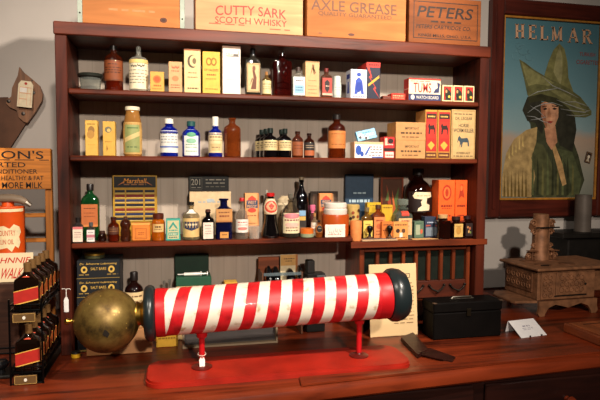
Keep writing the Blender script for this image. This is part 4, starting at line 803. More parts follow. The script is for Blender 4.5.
for px, w_, y, lb in ((164.5, 3.6, 279, 'left'), (170, 3.6, 277.5, 'right')):
    bottle(f'slim clear glass cruet, {lb} one of two behind the pole left of the green box', 'cruet', px-w_, px+w_-.8, y, ZC, .12, prof(.70, .34, .97, .44, .14), glass('6A6862', .35, tint='C8C8C0'), None, (), group='two clear cruets')
# open green case with a syringe
t0a, t0b = PV(176, 290, .09), PV(211.5, 290, .09); w = t0b.x-t0a.x; zt = PV(195, 277.5, .09).z
t = thing('instrument_case', 'open dark green instrument case with a silver syringe laid across it, behind the pole', 'instrument case', ((t0a.x+t0b.x)/2, .09, ZC+.0005), 0, GB)
hb = zt-ZC-.0005
GRN = ink('1C4A34', .5, .15, 30)
MB().box(-w/2, w/2, 0, .09, 0, hb-.030, ink('B89A6A', .6), .001).box(-w/2, w/2, 0, .09, hb-.0298, hb, GRN, .002).build('case_tray', t)
hl = PV(193, 254.5, .175).z-ZC-.0005
MB().box(-w/2-.004, w/2-.004, .0915, .106, hb-.03, hl, ink('12301F', .55, .15, 30), .002).build('case_lid', t)
s = MB(); zz = PV(195, 274, .08).z-ZC-.0005
mt = ink('D8D4CC', .25, .1, 60, .3)
Mx = Matrix.Translation((0, -.004+.03, hb+.0075)) @ Matrix.Rotation(R(90), 4, 'Y')
s.lathe([(0, -.055), (.002, -.055), (.0022, -.035), (.006, -.033), (.0065, .022), (.009, .024), (.009, .028), (.003, .029), (.003, .045), (.008, .046), (.008, .05), (0, .05)], mt, n=16, M=Mx)
syr = s.build('syringe', None, (t.location.x, t.location.y, t.location.z)); tag(syr, 'silver syringe lying on the open green instrument case', 'syringe', GB)
carton('small_carton', 'small yellow wooden box peeping over the striped pole, right of the green case', 'box', 224.5, 237.5, 282.5, ZC, .12, .05, 'C89838', [('r', .1, .75, .9, .8, '9A6A20')], group=GB)
carton('small_carton', 'low tan box just showing above the pole, left of the small yellow box', 'box', 211.5, 224, 287, ZC, .13, .04, 'A07A34', [], group=GB)
# rack of shoe forms
RX0, RX1 = PV(262, 280, .07).x, PV(303, 280, .07).x
t = thing('shoe_rack', 'brown wooden rack with a glass rail holding black shoes, behind the pole', 'rack', (RX0, .07, ZC+.0005), 0, GB)
w = RX1-RX0; hr = PV(282, 257, .15).z-ZC; zs = PV(282, 284, .08).z-ZC-.012
MB().box(0, w, .09, .10, 0, hr, wood('8A4420', 'x', .5, .4), .002).build('back_panel', t)
MB().box(0, .006, 0, .0895, 0, hr*.84, wood('5A3A28', 'z', .5, .4), .001).build('end_panel', t)
MB().box(w-.006, w, 0, .0895, 0, hr*.84, wood('5A3A28', 'z', .5, .4), .001).build('end_panel', t)
MB().box(.0062, w-.0062, 0, .0895, zs-.008, zs, wood('5A3A28', 'x', .5, .4), .001).build('rack_shelf', t)
MB().box(.0065, w-.0065, .0, .003, hr*.80, hr*.84, glass('8A9AA0', .3), 0).build('glass_rail', t)
def shoe(px, py, pw, label, zb, Y):
    p = PV(px, py, Y); hw = pw/550*1.95/2; hh = (p.z-zb)
    # a shoe seen toe first: rounded toe, instep rising to the back
    t = thing('black_shoe', label, 'shoe', (p.x, Y, zb), 0, 'black shoes in the rack')
    mb = MB(); vs = []; fs = []; L = .055; n = 16
    prf = [(0, .30, .22), (.06, .62, .42), (.18, .9, .6), (.4, 1, .8), (.65, .9, 1.0), (.85, .8, 1.05), (1, .7, 1.05)]
    for y, wv, hv in prf:
        for j in range(n):
            q = math.pi*2*j/n; c_, s_ = math.cos(q), math.sin(q)
            vs.append((hw*wv*math.copysign(abs(c_)**.8, c_), -.01+y*L, max(0.004, hh*.5*hv*(1+math.copysign(abs(s_)**.8, s_)))))
    for i in range(len(prf)-1):
        for j in range(n): k = (j+1) % n; fs.append((i*n+j, i*n+k, (i+1)*n+k, (i+1)*n+j))
    fs.append(tuple(range(n-1, -1, -1))); fs.append(tuple((len(prf)-1)*n+j for j in range(n)))
    mb.add(vs, fs, ink('0C0B0C', .22, .1, 20, spec=.6)); mb.build('upper', t)
    MB().prism([(hw*.3, -.011), (hw*.8, .0), (hw, .02), (hw*.85, .044), (-hw*.85, .044), (-hw, .02), (-hw*.8, .0), (-hw*.3, -.011)], ink('5A3A24', .6), 0, .004, 'xy').build('sole', t)
zsh = ZC+.0005+zs+.0003
shoe(270.3, 268.5, 6.5, 'black shoe toe, leftmost in the rack, partly turned tan inside', zsh, .082)
shoe(277.3, 269, 8.5, 'black shoe toe, left of the tall cream card in the rack', zsh, .084)
shoe(291.8, 271, 9.5, 'black shoe toe standing before the tall cream card', zsh, .082)
shoe(301.5, 268, 6.0, 'black shoe toe, right of the tall cream card', zsh, .084)
carton('show_card', 'tall cream card with small print, standing in the shoe rack', 'card', 280.3, 297.7, 254.5, zsh, .135, .004, 'DCC8A0', [('r', .02, .62, .98, .99, 'C89A58'), ('l', .84, .2, .85, .03, '4A3A24'), ('l', .76, .3, .7, .03, '6A5030'), ('r', .88, 0, 1, 1, 'A86A34'), ('p', [(.42, .3), (.5, .55), (.6, .42), (.58, .3)], 'C8A090')], group=GB)
# dark camera-like box right of the rack
bx0, bx1 = PV(307, 275, .08).x, PV(325.5, 275, .08).x; zt = PV(317, 268.5, .08).z; w = bx1-bx0
t = thing('folding_camera', 'small black box camera with a round lens, right of the shoe rack', 'camera', ((bx0+bx1)/2, .08, ZC+.0005), 0, GB); zt -= ZC+.0005
MB().box(-w/2, w/2, 0, .05, 0, zt*.92, ink('141312', .4), .003).box(-w/2+.002, -.004, .005, .045, zt*.921, zt*1.12, ink('1A1918', .4), .003).build('body', t)
MB().box(.0, w/2, -.012, -.0003, zt*.62, zt*.9, ink('4A4A4C', .4), .002).build('bellows', t)
MB().box(.006, w/2-.006, -.0145, -.0125, zt*.70, zt*.82, ink('A8A4B0', .3), .0005).build('lens_plate', t)
# cream printed board
a, b = PV(369.3, 300, -.005), PV(416.5, 300, -.005); w = b.x-a.x; h = PV(393, 264, .0).z-ZC
M_ = Matrix.Rotation(R(-6), 4, 'X')
mb = MB(); mb.box(-w/2, w/2, 0, .005, 0, h, ink('D8B888', .6, .06, 10), .001, M=M_)
mb.decals(flat(w, h), w, h, [('o', .30, .80, .86, .86, .012, '2A2018'), ('l', .825, .36, .8, .012, '5A4A38')]+[('l', .72-k*.05, .5, .93, .012, '8A6A48') for k in range(12)], M=M_)
tag(mb.build('notice_board', None, ((a.x+b.x)/2, -.022, ZC+.0008)), 'cream printed notice card leaning on the glazed case behind the pole end', 'notice', GB)
# black chest
YH = -.100; a, b = PV(433.5, 315, YH), PV(502.5, 315, YH); w = b.x-a.x; h = PV(468, 302, YH).z-ZC; dp = .094
CH = ink('090605', .65, .3, 18, spec=.08); CHE = ink('4A3626', .6, .4, 30)
t = thing('black_chest', 'small worn black lidded chest on the counter, before the glazed case', 'chest', ((a.x+b.x)/2, YH, ZC+.0005), 0, GB)
MB().box(-w/2+.002, w/2-.002, .002, dp-.002, 0, h*.72, CH, .004).build('body', t)
l = MB(); l.box(-w/2, w/2, 0, dp, h*.73, h, CH, .004); l.build('lid', t)
hd = MB(); hd.tube([(-.04, .05, h+.002), (-.036, .05, h+.008), (.036, .05, h+.008), (.04, .05, h+.002)], .003, metal('8A8478', .4), 8); hd.box(-.046, .046, .044, .056, h+.0003, h+.0022, metal('6A645A', .5), .0005); hd.build('handle', t)
MB().box(-.008, .008, -.004, .001, h*.62, h*.82, metal('3A3226', .5), .001).build('latch', t)
for sx in (-1, 1):
    e = MB(); e.box(sx*(w/2-.006)-.007, sx*(w/2-.006)+.007, -.0015, .012, h*.985, h+.0012, CHE, .0005); e.build('corner_guard', t)
# cardboard under the ball, a yellow packet, and the shallow tray
a, b = PH(86, 358, ZC), PH(152, 352, ZC); w = b.x-a.x
mb = MB(); hh = PV(120, 330, -.02).z-ZC; mb.box(-w/2, w/2, 0, .035, 0, hh, ink('B07A4A', .7, .1, 12), .002); mb.box(.0, w/2+.001, -.0012, -.0004, .002, hh-.002, ink('C08A5C', .7, .1, 12), .0003)
tag(mb.build('cardboard_box', None, ((a.x+b.x)/2, -.024, ZC+.0005)), 'plain brown cardboard box on the counter behind the brass ball', 'box', GB)
carton('small_carton', 'small yellow packet on the counter, seen below the pole left end', 'packet', 156, 178, 331, ZC, .02, .03, 'C89A34', [('l', .5, .1, .9, .1, '8A6420')], group=GB)
a, b = PH(182.5, 350.5, ZC), PH(277.5, 342.5, ZC); w = b.x-a.x; hh = PV(230, 321, -.01).z-ZC
t = thing('wooden_tray', 'shallow grey wooden tray standing on edge behind the striped pole', 'tray', ((a.x+b.x)/2, -.012, ZC+.0005), 0, GB)
TW = wood('98846A', 'x', .6, .35); ff = .007
MB().box(-w/2, w/2, 0, .025, 0, ff, TW, .001).box(-w/2, w/2, 0, .025, hh-ff, hh, TW, .001).box(-w/2, -w/2+ff, 0, .025, ff, hh-ff, TW, .001).box(w/2-ff, w/2, 0, .025, ff, hh-ff, TW, .001).build('tray_rim', t)
MB().box(-w/2+ff+.0003, w/2-ff-.0003, .016, .022, ff+.0003, hh-ff-.0003, wood('4E4846', 'x', .7, .3), .0005).build('tray_bottom', t)

# ================================================================== the barber pole
YA = -.24; A0 = Vector((.312, YA, 1.088)); A1 = Vector((1.035, YA-.006, 1.108))
ax = (A1-A0); L = ax.length
bp_ = thing('barber_pole', 'red and white striped barber pole with a brass ball, lying on a red stand', 'barber pole', (.68, YA, ZC+.0005))
MI = Matrix.Translation(-bp_.location)
q_ = Vector((0, 0, 1)).rotation_difference(ax); MA = MI @ Matrix.Translation(A0) @ q_.to_matrix().to_4x4()
stm, nt, b_, _ = nodes('barber_stripes')
tc = N(nt, 'ShaderNodeTexCoord'); sx = N(nt, 'ShaderNodeSeparateXYZ')
uvm = N(nt, 'ShaderNodeUVMap'); nt.links.new(uvm.outputs[0], sx.inputs[0])
# the painted bands lean a little more towards the ball end
g1 = N(nt, 'ShaderNodeMath', operation='MULTIPLY_ADD'); nt.links.new(sx.outputs[0], g1.inputs[0]); g1.inputs[1].default_value = -.75; g1.inputs[2].default_value = 1.65
g2 = N(nt, 'ShaderNodeMath', operation='SUBTRACT'); nt.links.new(sx.outputs[1], g2.inputs[0]); g2.inputs[1].default_value = .5
g3 = N(nt, 'ShaderNodeMath', operation='MULTIPLY'); nt.links.new(g1.outputs[0], g3.inputs[0]); nt.links.new(g2.outputs[0], g3.inputs[1])
g4 = N(nt, 'ShaderNodeMath', operation='ADD'); nt.links.new(g3.outputs[0], g4.inputs[0]); g4.inputs[1].default_value = .72
ad = N(nt, 'ShaderNodeMath', operation='MULTIPLY_ADD'); nt.links.new(sx.outputs[0], ad.inputs[0]); ad.inputs[1].default_value = 10.0; nt.links.new(g4.outputs[0], ad.inputs[2])
wob = N(nt, 'ShaderNodeTexNoise'); wob.inputs['Scale'].default_value = 9; nt.links.new(tc.outputs['Object'], wob.inputs['Vector'])
ad2 = N(nt, 'ShaderNodeMath', operation='MULTIPLY_ADD'); nt.links.new(wob.outputs[0], ad2.inputs[0]); ad2.inputs[1].default_value = .06; nt.links.new(ad.outputs[0], ad2.inputs[2])
fr_ = N(nt, 'ShaderNodeMath', operation='FRACT'); nt.links.new(ad2.outputs[0], fr_.inputs[0])
nz = N(nt, 'ShaderNodeTexNoise'); nz.inputs['Scale'].default_value = 30; nz.inputs['Detail'].default_value = 6; nt.links.new(tc.outputs['Object'], nz.inputs['Vector'])
wh = ramp(nt, nz.outputs[0], [(.30, hexc('B89A78')), (.42, hexc('E2D6C2')), (.8, hexc('ECE2D0'))])
rd = ramp(nt, nz.outputs[0], [(.28, hexc('8A1014')), (.5, hexc('C4161E')), (.8, hexc('CC1C22'))])
st_ = N(nt, 'ShaderNodeMath', operation='GREATER_THAN'); nt.links.new(fr_.outputs[0], st_.inputs[0]); st_.inputs[1].default_value = .52
mx = N(nt, 'ShaderNodeMixRGB'); nt.links.new(st_.outputs[0], mx.inputs[0]); nt.links.new(rd, mx.inputs[1]); nt.links.new(wh, mx.inputs[2]); nt.links.new(mx.outputs[0], b_.inputs['Base Color'])
b_.inputs['Roughness'].default_value = .42; b_.inputs['Coat Weight'].default_value = .08
# tube with its own UVs: u along the pole in stripe periods, v round it
n = 72; me_v = []; fs = []; uv = []
r0, r1 = .0675, .0705
k = 24
for i in range(k+1):
    r = r0+(r1-r0)*i/k
    for j in range(n+1):
        a_ = 2*math.pi*j/n; me_v.append(MA @ Vector((r*math.cos(a_), r*math.sin(a_), .028+(L-.05)*i/k)))
for i in range(k):
    for j in range(n): fs.append((i*(n+1)+j, i*(n+1)+j+1, (i+1)*(n+1)+j+1, (i+1)*(n+1)+j)); t_ = (j/n+.75) % 1; uv += [(i/k, t_), (i/k, t_+1/n), ((i+1)/k, t_+1/n), ((i+1)/k, t_)]
me = bpy.data.meshes.new('striped_tube'); me.from_pydata([tuple(v) for v in me_v], [], fs); me.materials.append(stm)
ul = me.uv_layers.new(name='UVMap')
for li_, q in zip(ul.data, uv): li_.uv = q
me.polygons.foreach_set('use_smooth', [True]*len(me.polygons)); me.update()
so = bpy.data.objects.new('striped_tube', me); COL.objects.link(so); so.parent = bp_
RED = ink('B8141A', .4, .12, 20); RST = ink('981E10', .5, .25, 12, spec=.25)
MB().lathe([(0, .002), (.0685, .002), (.0695, .006), (.0695, .028), (0, .028)], RED, n=48, M=MA).build('red_collar', bp_)
MB().lathe([(0, L-.060), (.0708, L-.060), (.0714, L-.0585), (.0714, L-.022), (0, L-.022)], RED, n=48, M=MA).build('red_collar', bp_)
CAPM = ink('1C2426', .3, .25, 10, spec=.5)
def ring(z0, z1, R_):
    zc, hz = (z0+z1)/2, (z1-z0)/2
    return [(0, z0), (R_-hz, z0)]+[(R_-hz+hz*math.sin(a), zc-hz*math.cos(a)) for a in [math.pi*i/10 for i in range(1, 10)]]+[(R_-hz, z1), (0, z1)]
MB().lathe(ring(-.030, .0015, .080), CAPM, n=48, M=MA).build('end_cap', bp_)
MB().lathe([(0, L-.022), (.060, L-.022), (.074, L-.020), (.0825, L-.008), (.0835, L+.006), (.080, L+.022), (.070, L+.036), (.05, L+.043), (.02, L+.046), (0, L+.046)], CAPM, n=48, M=MA).build('end_cap', bp_)
br, nt, b_, _ = nodes('old_brass')
nz = N(nt, 'ShaderNodeTexNoise'); nz.inputs['Scale'].default_value = 16; nz.inputs['Detail'].default_value = 6; nz.inputs['Roughness'].default_value = .65; nt.links.new(coords(nt, (1, 1, 1)), nz.inputs['Vector'])
n2 = N(nt, 'ShaderNodeTexVoronoi'); n2.inputs['Scale'].default_value = 45; nt.links.new(coords(nt, (1, 1, 1)), n2.inputs['Vector'])
c1 = ramp(nt, nz.outputs[0], [(.36, hexc('32240E')), (.5, hexc('6A5226')), (.64, hexc('826A36'))])
sp = ramp(nt, n2.outputs[0], [(.05, (1,)*3), (.10, (0,)*3)])
mx = N(nt, 'ShaderNodeMixRGB'); nt.links.new(sp, mx.inputs[0]); nt.links.new(c1, mx.inputs[1]); mx.inputs[2].default_value = hexc('C8A250')+(1,)
nt.links.new(mx.outputs[0], b_.inputs['Base Color']); b_.inputs['Metallic'].default_value = .55
nt.links.new(ramp(nt, nz.outputs[0], [(.3, (.55,)*3), (.7, (.34,)*3)]), b_.inputs['Roughness'])
bc_ = Vector((.180, YA, 1.073)); ball = MB(); ball.sphere(tuple(bc_-bp_.location), .0895, br, 48)
ob = ball.build('brass_ball', bp_)
dk = MB()
dd = (PV(106, 334, YA)-CAM).normalized(); c_ = CAM-bc_
tt = -dd.dot(c_)-math.sqrt(dd.dot(c_)**2-(c_.length_squared-.0898**2)); hp = CAM+dd*tt; nn = (hp-bc_).normalized()
Mp = MI @ Matrix.Translation(hp+nn*.0004) @ nn.to_track_quat('Z', 'Y').to_matrix().to_4x4()
dk.add([(0, 0, .0002)]+[(rr*math.cos(q), rr*1.2*math.sin(q), -.0002) for q, rr in zip([2*math.pi*i/10 for i in range(10)], (.009, .007, .008, .011, .008, .009, .007, .006, .01, .008))], [(0, 1+i, 1+(i+1) % 10) for i in range(10)], ink('1C140C', .7), Mp)
dk.build('dent_patch', bp_)
MB().lathe([(0, -.052), (.036, -.052), (.032, -.040), (.042, -.031), (0, -.0305)], metal('A8843A', .35), n=32, M=MA).build('brass_neck', bp_)
MB().lathe([(0, -.245), (.006, -.245), (.010, -.238), (.006, -.23), (.007, -.222), (0, -.222)], metal('A8843A', .35), n=16, M=MI @ Matrix.Translation(A0+Vector((0, 0, -.006))) @ q_.to_matrix().to_4x4()).build('finial', bp_)
# the stand
def rr_(x0, x1, y0, y1, rad, n=10):
    pts = []
    for cx, cy, a0 in ((x1-rad, y1-rad, 0), (x0+rad, y1-rad, 90), (x0+rad, y0+rad, 180), (x1-rad, y0+rad, 270)):
        pts += [(cx+rad*math.cos(R(a0+90*i/n)), cy+rad*math.sin(R(a0+90*i/n))) for i in range(n+1)]
    return pts
st = MB(); st.prism(rr_(.285, 1.075, -.335, -.152, .05), RST, ZC+.0005, ZC+.011, 'xy', M=MI); st.prism(rr_(.289, 1.071, -.331, -.156, .047), RST, ZC+.011, ZC+.018, 'xy', M=MI)
st.build('base_board', bp_)
for x in (.443, .928):
    zt = 1.090-.066 if x < .6 else 1.104-.067
    p = MB(); p.lathe([(.0085, 0), (.0085, zt-ZC-.02)], RED, n=16, M=MI @ Matrix.Translation((x, YA, ZC+.019)))
    p.lathe([(0, zt-ZC-.035), (.014, zt-ZC-.035), (.018, zt-ZC-.018), (0, zt-ZC-.014)], RED, n=16, M=MI @ Matrix.Translation((x, YA, ZC+.019))); po = p.build('post', bp_)
    MB().lathe([(0, 0), (.030, 0), (.030, .003), (.022, .006), (.012, .007), (.010, .012), (0, .012)], ink('5A1610', .35), n=28, M=MI @ Matrix.Translation((x, YA, ZC+.0183))).build('flange', bp_)
tg = thing('price_tag', 'small white paper tag tied round the left red post of the pole', 'tag', (.443, YA-.014, ZC+.022))
m = MB(); m.prism([(-.0075, 0), (.0075, 0), (.0085, .022), (.004, .030), (-.004, .030), (-.0085, .022)], ink('E6E0D8', .6), -.0006, .0006, 'xz', M=Matrix.Rotation(R(-14), 4, 'X')); m.build('card', tg)
m = MB(); m.tube([(.0115*math.cos(q), .014+.0115*math.sin(q), .037+.003*math.sin(q)) for q in [2*math.pi*i/16 for i in range(16)]], .0009, ink('E0D0C0', .7), 6, True); m.tube([(0, .006, .027), (0, .0035, .034)], .0008, ink('E0D0C0', .7), 6); m.build('string', tg)

# ================================================================== loose things on the counter
# thin board lying along the front
c0, c1 = PH(302.5, 386, ZC+.004), PH(452, 364.5, ZC+.004); d0 = PH(302.5, 379, ZC+.004)
mb = MB(); mb.prism([(.708, -.396), (1.745, -.327), (1.745, -.272), (1.105, -.312), (1.065, -.341), (.714, -.341)], WC, ZC+.0004, ZC+.006, 'xy')
tag(mb.build('thin_board', None), 'long thin dark red board lying along the counter front edge', 'board')
# try square
t = thing('try_square', 'dark wooden try square with a pale metal glint, lying right of the pole stand', 'try square', (1.165, -.115, ZC+.0005), R(0))
q0, q1, q2, q3 = PH(401, 337, ZC+.012), PH(428, 333.5, ZC+.012), PH(455, 357, ZC+.012), PH(450, 362.5, ZC+.012)
DKW = wood('2A100A', 'x', .4, .4)
loc = t.location
mb = MB(); e0, e1, e2_, e3 = PH(401, 337.5, ZC+.013), PH(413, 332.5, ZC+.013), PH(428, 349, ZC+.013), PH(418, 355, ZC+.013)
mb.prism([(p.x-loc.x, p.y-loc.y) for p in (e0, e1, e2_, e3)], DKW, 0, .014, 'xy'); mb.build('stock', t)
f0, f1, f2, f3 = PH(419.5, 354.5, ZC+.008), PH(429.5, 348.5, ZC+.008), PH(455.5, 357.5, ZC+.008), PH(452, 362, ZC+.008)
mb = MB(); mb.prism([(p.x-loc.x, p.y-loc.y) for p in (f0, f1, f2, f3)], DKW, 0.006, .010, 'xy'); mb.build('blade', t)
g = PH(422.5, 352.5, ZC+.015); MB().prism([(g.x-loc.x-.009, g.y-loc.y+.009), (g.x-loc.x-.006, g.y-loc.y+.011), (g.x-loc.x+.009, g.y-loc.y-.007), (g.x-loc.x+.006, g.y-loc.y-.009)], metal('C8C0B0', .25), .0145, .0155, 'xy').build('metal_glint', t)  # pale strip that stands in for the glint on the square
# tent card
c0, c1 = PH(521.5, 338.3, ZC), PH(547, 335, ZC)
w = (c1-c0).length; rz = math.atan2(c1.y-c0.y, c1.x-c0.x)
t = thing('tent_card', 'folded white tent card with faint grey print on the counter before the iron stove', 'card', ((c0.x+c1.x)/2, (c0.y+c1.y)/2, ZC+.0006), rz)
Mc = Matrix.Rotation(R(-58), 4, 'X')
mb = MB(); mb.box(-w/2, w/2, 0, .001, 0, .082, ink('E8E4E4', .6, .03), .0002, M=Mc); mb.decals(flat(w, .082), w, .082, [('l', .58, .36, .64, .07, '9A94A0'), ('l', .48, .3, .7, .03, 'A8A2AC'), ('l', .40, .3, .65, .03, 'A8A2AC')], M=Mc); mb.build('front_flap', t)
yb = .082*math.sin(R(58)); zb = .082*math.cos(R(58))
mb = MB(); mb.prism([(yb+.0015, zb-.001), (yb+.0025, zb-.001), (yb+.014, 0), (yb+.013, 0)], ink('D8D4D4', .6, .03), -w/2, w/2, 'yz'); mb.build('rear_flap', t)
mb = MB()
for sx in (-.35, .55): mb.box(w/2*sx-.0025, w/2*sx+.0025, -.004, -.0006, 0, .006, ink('2A2424', .5), .0005)
mb.build('clip', t)
# wooden box at the right edge
c0 = PH(561, 331.3, ZC); hh = PV(561, 322, c0.y).z-ZC
t = thing('slide_lid_box', 'low brown wooden box with an inset lid, at the right end of the counter', 'box', (c0.x+.005, c0.y-.005, ZC+.0005), R(2))
BW = wood('7A3A1C', 'y', .45, .35); BW2 = wood('8A4824', 'y', .45, .35)
MB().box(0, .42, -.20, 0, 0, hh*.9, BW, .003).build('body', t); MB().box(.012, .41, -.185, -.012, hh*.902, hh, BW2, .002).build('lid', t); MB().box(.05, .40, -.045, -.04, hh+.0002, hh+.0012, ink('2A140C', .6), .0003).build('lid_groove', t)

# ================================================================== iron toy stove
IR = ink('80563A', .55, .35, 35, .3); IRD = ink('6A442C', .55, .35, 35, .3); IRB = ink('17130F', .5, .3, 30, .3)
sv = thing('iron_stove', 'brown rusted cast iron toy stove with a flue, scroll shelf and hearth plate', 'toy stove', (1.817, .110, ZC+.0005), R(2.5))
HT = .200; HB = .062
MB().box(0, .285, 0, .22, HB, HT-.012, IR, .004).build('oven_body', sv)
tp = MB(); tp.box(-.018, .40, -.022, .24, HT-.012, HT, IR, .004)
for x, y in ((.07, .06), (.19, .06), (.07, .16), (.19, .16)): tp.lathe([(0, 0), (.034, 0), (.034, .002), (.030, .003), (0, .003)], IRD, n=24, M=Matrix.Translation((x, y, HT)))
tp.build('hob_plate', sv)
MB().box(.03, .07, .02, .026, HT+.0035, HT+.007, IRB, .001).build('lid_lifter', sv)
def scrolls(mb, x0, x1, z0, z1, y, nx, nz, r, m):
    for i in range(nx):
        for j in range(nz):
            cx, cz = x0+(i+.5)*(x1-x0)/nx, z0+(j+.5)*(z1-z0)/nz; s = 1 if (i+j) % 2 else -1
            mb.tube([(cx+s*(.0045+.0009*k)*math.cos(k*.75)*r, y, cz+(.0045+.0009*k)*math.sin(k*.75)*r) for k in range(11)], .0016, m, 5)
d = MB(); d.box(.085, .235, -.006, -.0003, HB+.02, HT-.022, IR, .002); scrolls(d, .10, .222, HB+.03, HT-.032, -.0065, 5, 3, 1.1, IRD); d.box(.08, .24, -.003, -.0002, HB+.014, HB+.019, IRB, .0005)
dd_ = d.build('oven_door', sv); MB().box(.222, .230, -.014, -.0065, HB+.06, HB+.068, IRB, .002).build('latch', dd_)
d = MB(); d.box(.012, .072, -.006, -.0003, HB+.006, HT-.02, IR, .002); scrolls(d, .018, .066, HB+.012, HT-.028, -.0065, 2, 4, 1.0, IRD); d.build('fire_door', sv)
d = MB(); d.box(-.006, -.0003, .03, .20, HB+.03, HT-.022, IRD, .002)
Ms = Matrix.Rotation(R(-90), 4, 'Z'); scrolls(d, -.195, -.035, HB+.055, HT-.026, -.0066, 5, 2, 1.3, IR) if False else None
for i in range(5):
    for j in range(2):
        cy, cz = .05+i*.033, HB+.055+j*.035
        d.tube([(-.007, cy+(.004+.0011*k)*math.cos(k*.75), cz+(.004+.0011*k)*math.sin(k*.75)) for k in range(11)], .002, IR, 5)
d.build('side_grate', sv)
h_ = MB(); h_.prism([(-.105, .03), (-.098, .012), (-.006, -.006), (-.006, .19), (-.06, .20), (-.105, .15)], IR, HB-.006, HB+.004, 'xy'); h_.tube([(-.105, .03, HB), (-.112, .09, HB+.001), (-.105, .15, HB)], .005, IRD, 6); h_.build('hearth_plate', sv)
MB().box(.287, .385, .03, .21, HB+.02, HT-.013, IR, .004).build('water_reservoir', sv)
sk = MB(); sk.prism([(.0, HB), (.0, .03), (-.006, .012), (.004, 0), (.026, 0), (.03, .012), (.045, .034), (.08, .046), (.12, .036), (.142, .03), (.165, .036), (.205, .046), (.24, .034), (.256, .012), (.26, 0), (.282, 0), (.292, .012), (.286, .03), (.286, HB)], IR, -.012, -.001, 'xz'); sk.build('skirt', sv)
for x, y in ((.004, .20), (.262, .20)): MB().lathe([(0, 0), (.011, 0), (.008, .02), (.014, HB-.001), (0, HB-.001)], IR, n=12, M=Matrix.Translation((x+.008, y, 0))).build('leg', sv)
ca = PV(537, 250, .32); lx = ca.x
Mi = sv.matrix_basis.inverted(); cl = Mi @ Vector((lx, .30, ZC+HT))
ztop = PV(537, 214, .30).z-ZC-.0005
pw = (PV(544.5, 240, .30).x-PV(530.5, 240, .30).x)/2
MB().lathe([(0, HT+.0005), (pw*1.15, HT+.0005), (pw*1.1, HT+.02), (pw, HT+.03), (pw*.92, ztop), (0, ztop)], IR, n=20, M=Matrix.Translation((cl.x, cl.y, 0))).build('flue_pipe', sv)
zs_ = PV(537, 227.5, .30).z-ZC
s = MB(); s.box(cl.x-.056, cl.x+.066, cl.y-.045, cl.y-pw*1.02, zs_, zs_+.006, IRB, .002); s.build('flue_shelf', sv)
for sx in (-1, 1):
    s = MB()
    for (dx, zz, r) in ((.046, zs_+.020, .014), (.044, zs_-.020, .012), (.046, HT+.03, .016), (.066, HT+.018, .012), (.042, HT+.062, .010)):
        s.tube([(cl.x+sx*(dx+1.25*r*(1-k*.075)*math.cos(k*.7)), cl.y-.013, zz+1.25*r*(1-k*.075)*math.sin(k*.7)) for k in range(13)], .0048, IR, 6)
    s.box(cl.x+sx*.055-.022, cl.x+sx*.055+.022, cl.y-.034, cl.y-.006, HT+.040, HT+.044, IRD, .001)
    s.tube([(cl.x+sx*.055, cl.y-.02, HT+.003), (cl.x+sx*.055, cl.y-.02, HT+.041)], .004, IRD, 6)
    W = lambda pts, z: s.prism([(cl.x+sx*a*1.12, z+b) for a, b in pts], IRD, cl.y-.010, cl.y-.004, 'xz')
    W([(.024, 0), (.070, 0), (.074, .012), (.062, .020), (.066, .032), (.050, .036), (.046, .052), (.036, .058), (.034, .075), (.024, .080)], HT+.004)
    W([(.026, -.03), (.036, -.03), (.048, -.012), (.060, -.002), (.058, .008), (.054, .024), (.042, .034), (.030, .044), (.026, .044)], zs_)
    s.tube([(cl.x+sx*.034, cl.y-.012, HT+.002), (cl.x+sx*.034, cl.y-.012, zs_+.03)], .0045, IR, 6)
    s.box(cl.x+(sx-1)*.0375, cl.x+(sx+1)*.0375, cl.y-.016, cl.y-.008, HT+.001, HT+.008, IRD, .002)
    s.build('scroll_bracket', sv)
# black stove behind it
p0 = PV(560.5, 235, .42); zt = PV(580, 233, .42).z; zl = PV(580, 238, .42).z
s2 = thing('black_stove', 'plain black iron stove with a grey flue, behind the brown rusted stove', 'stove', (p0.x, .40, ZC+.0005), R(0))
o = ZC+.0005
MB().box(0, .5, 0, .185, zl-o, zt-o, IRB, .004).build('top_plate', s2)
MB().box(.045, .46, .02, .17, .09, zl-o-.0005, IRB, .006).build('body', s2)
for x in (.06, .43):
    for y in (.04, .15): MB().lathe([(0, 0), (.012, 0), (.010, .03), (.016, .0895), (0, .0895)], IRB, n=12, M=Matrix.Translation((x, y, 0))).build('leg', s2)
c0, c1 = PV(580.5, 215, .45), PV(594, 215, .45)
MB().lathe([(0, zt-o+.0005), ((c1.x-c0.x)/2, zt-o+.0005), ((c1.x-c0.x)/2, PV(587, 195, .45).z-o), (0, PV(587, 195, .45).z-o)], ink('5A5048', .5, .25, 12, .2), n=24, M=Matrix.Translation(((c0.x+c1.x)/2-p0.x, .08, 0))).build('flue_pipe', s2)

# ================================================================== left side
# hand saw hung on the wall
def q2(px, py, Y=YW-.03): return PV(px, py, Y)
base = q2(25, 110); t = thing('hand_saw', 'old hand saw with a carved wooden handle hanging on the wall at left', 'saw', tuple(base))
P2 = lambda pts: [((q2(*p)-base).x, (q2(*p)-base).z) for p in pts]
SW = wood('7A5236', 'z', .55, .4)
m = MB(); m.prism(P2([(20, 67.5), (24, 72.5), (32, 79), (40, 86), (43.3, 95), (42.5, 101), (36, 112), (28, 123), (24.5, 122), (19.5, 117.5), (17.5, 110.5), (10.5, 107.5), (7, 103.5), (7.5, 100), (12, 97), (13, 88), (18.5, 76)]), SW, -.012, .008, 'xz')
hb_ = m.build('handle', t)
m = MB(); m.prism(P2([(-10, 97.5), (8, 97), (12, 108), (18.5, 112), (20, 118.5), (26, 123), (10, 148), (-2, 167), (-25, 200), (-60, 200)]), ink('573724', .6, .25, 14, .2), .002, .004, 'xz'); m.build('blade', t)
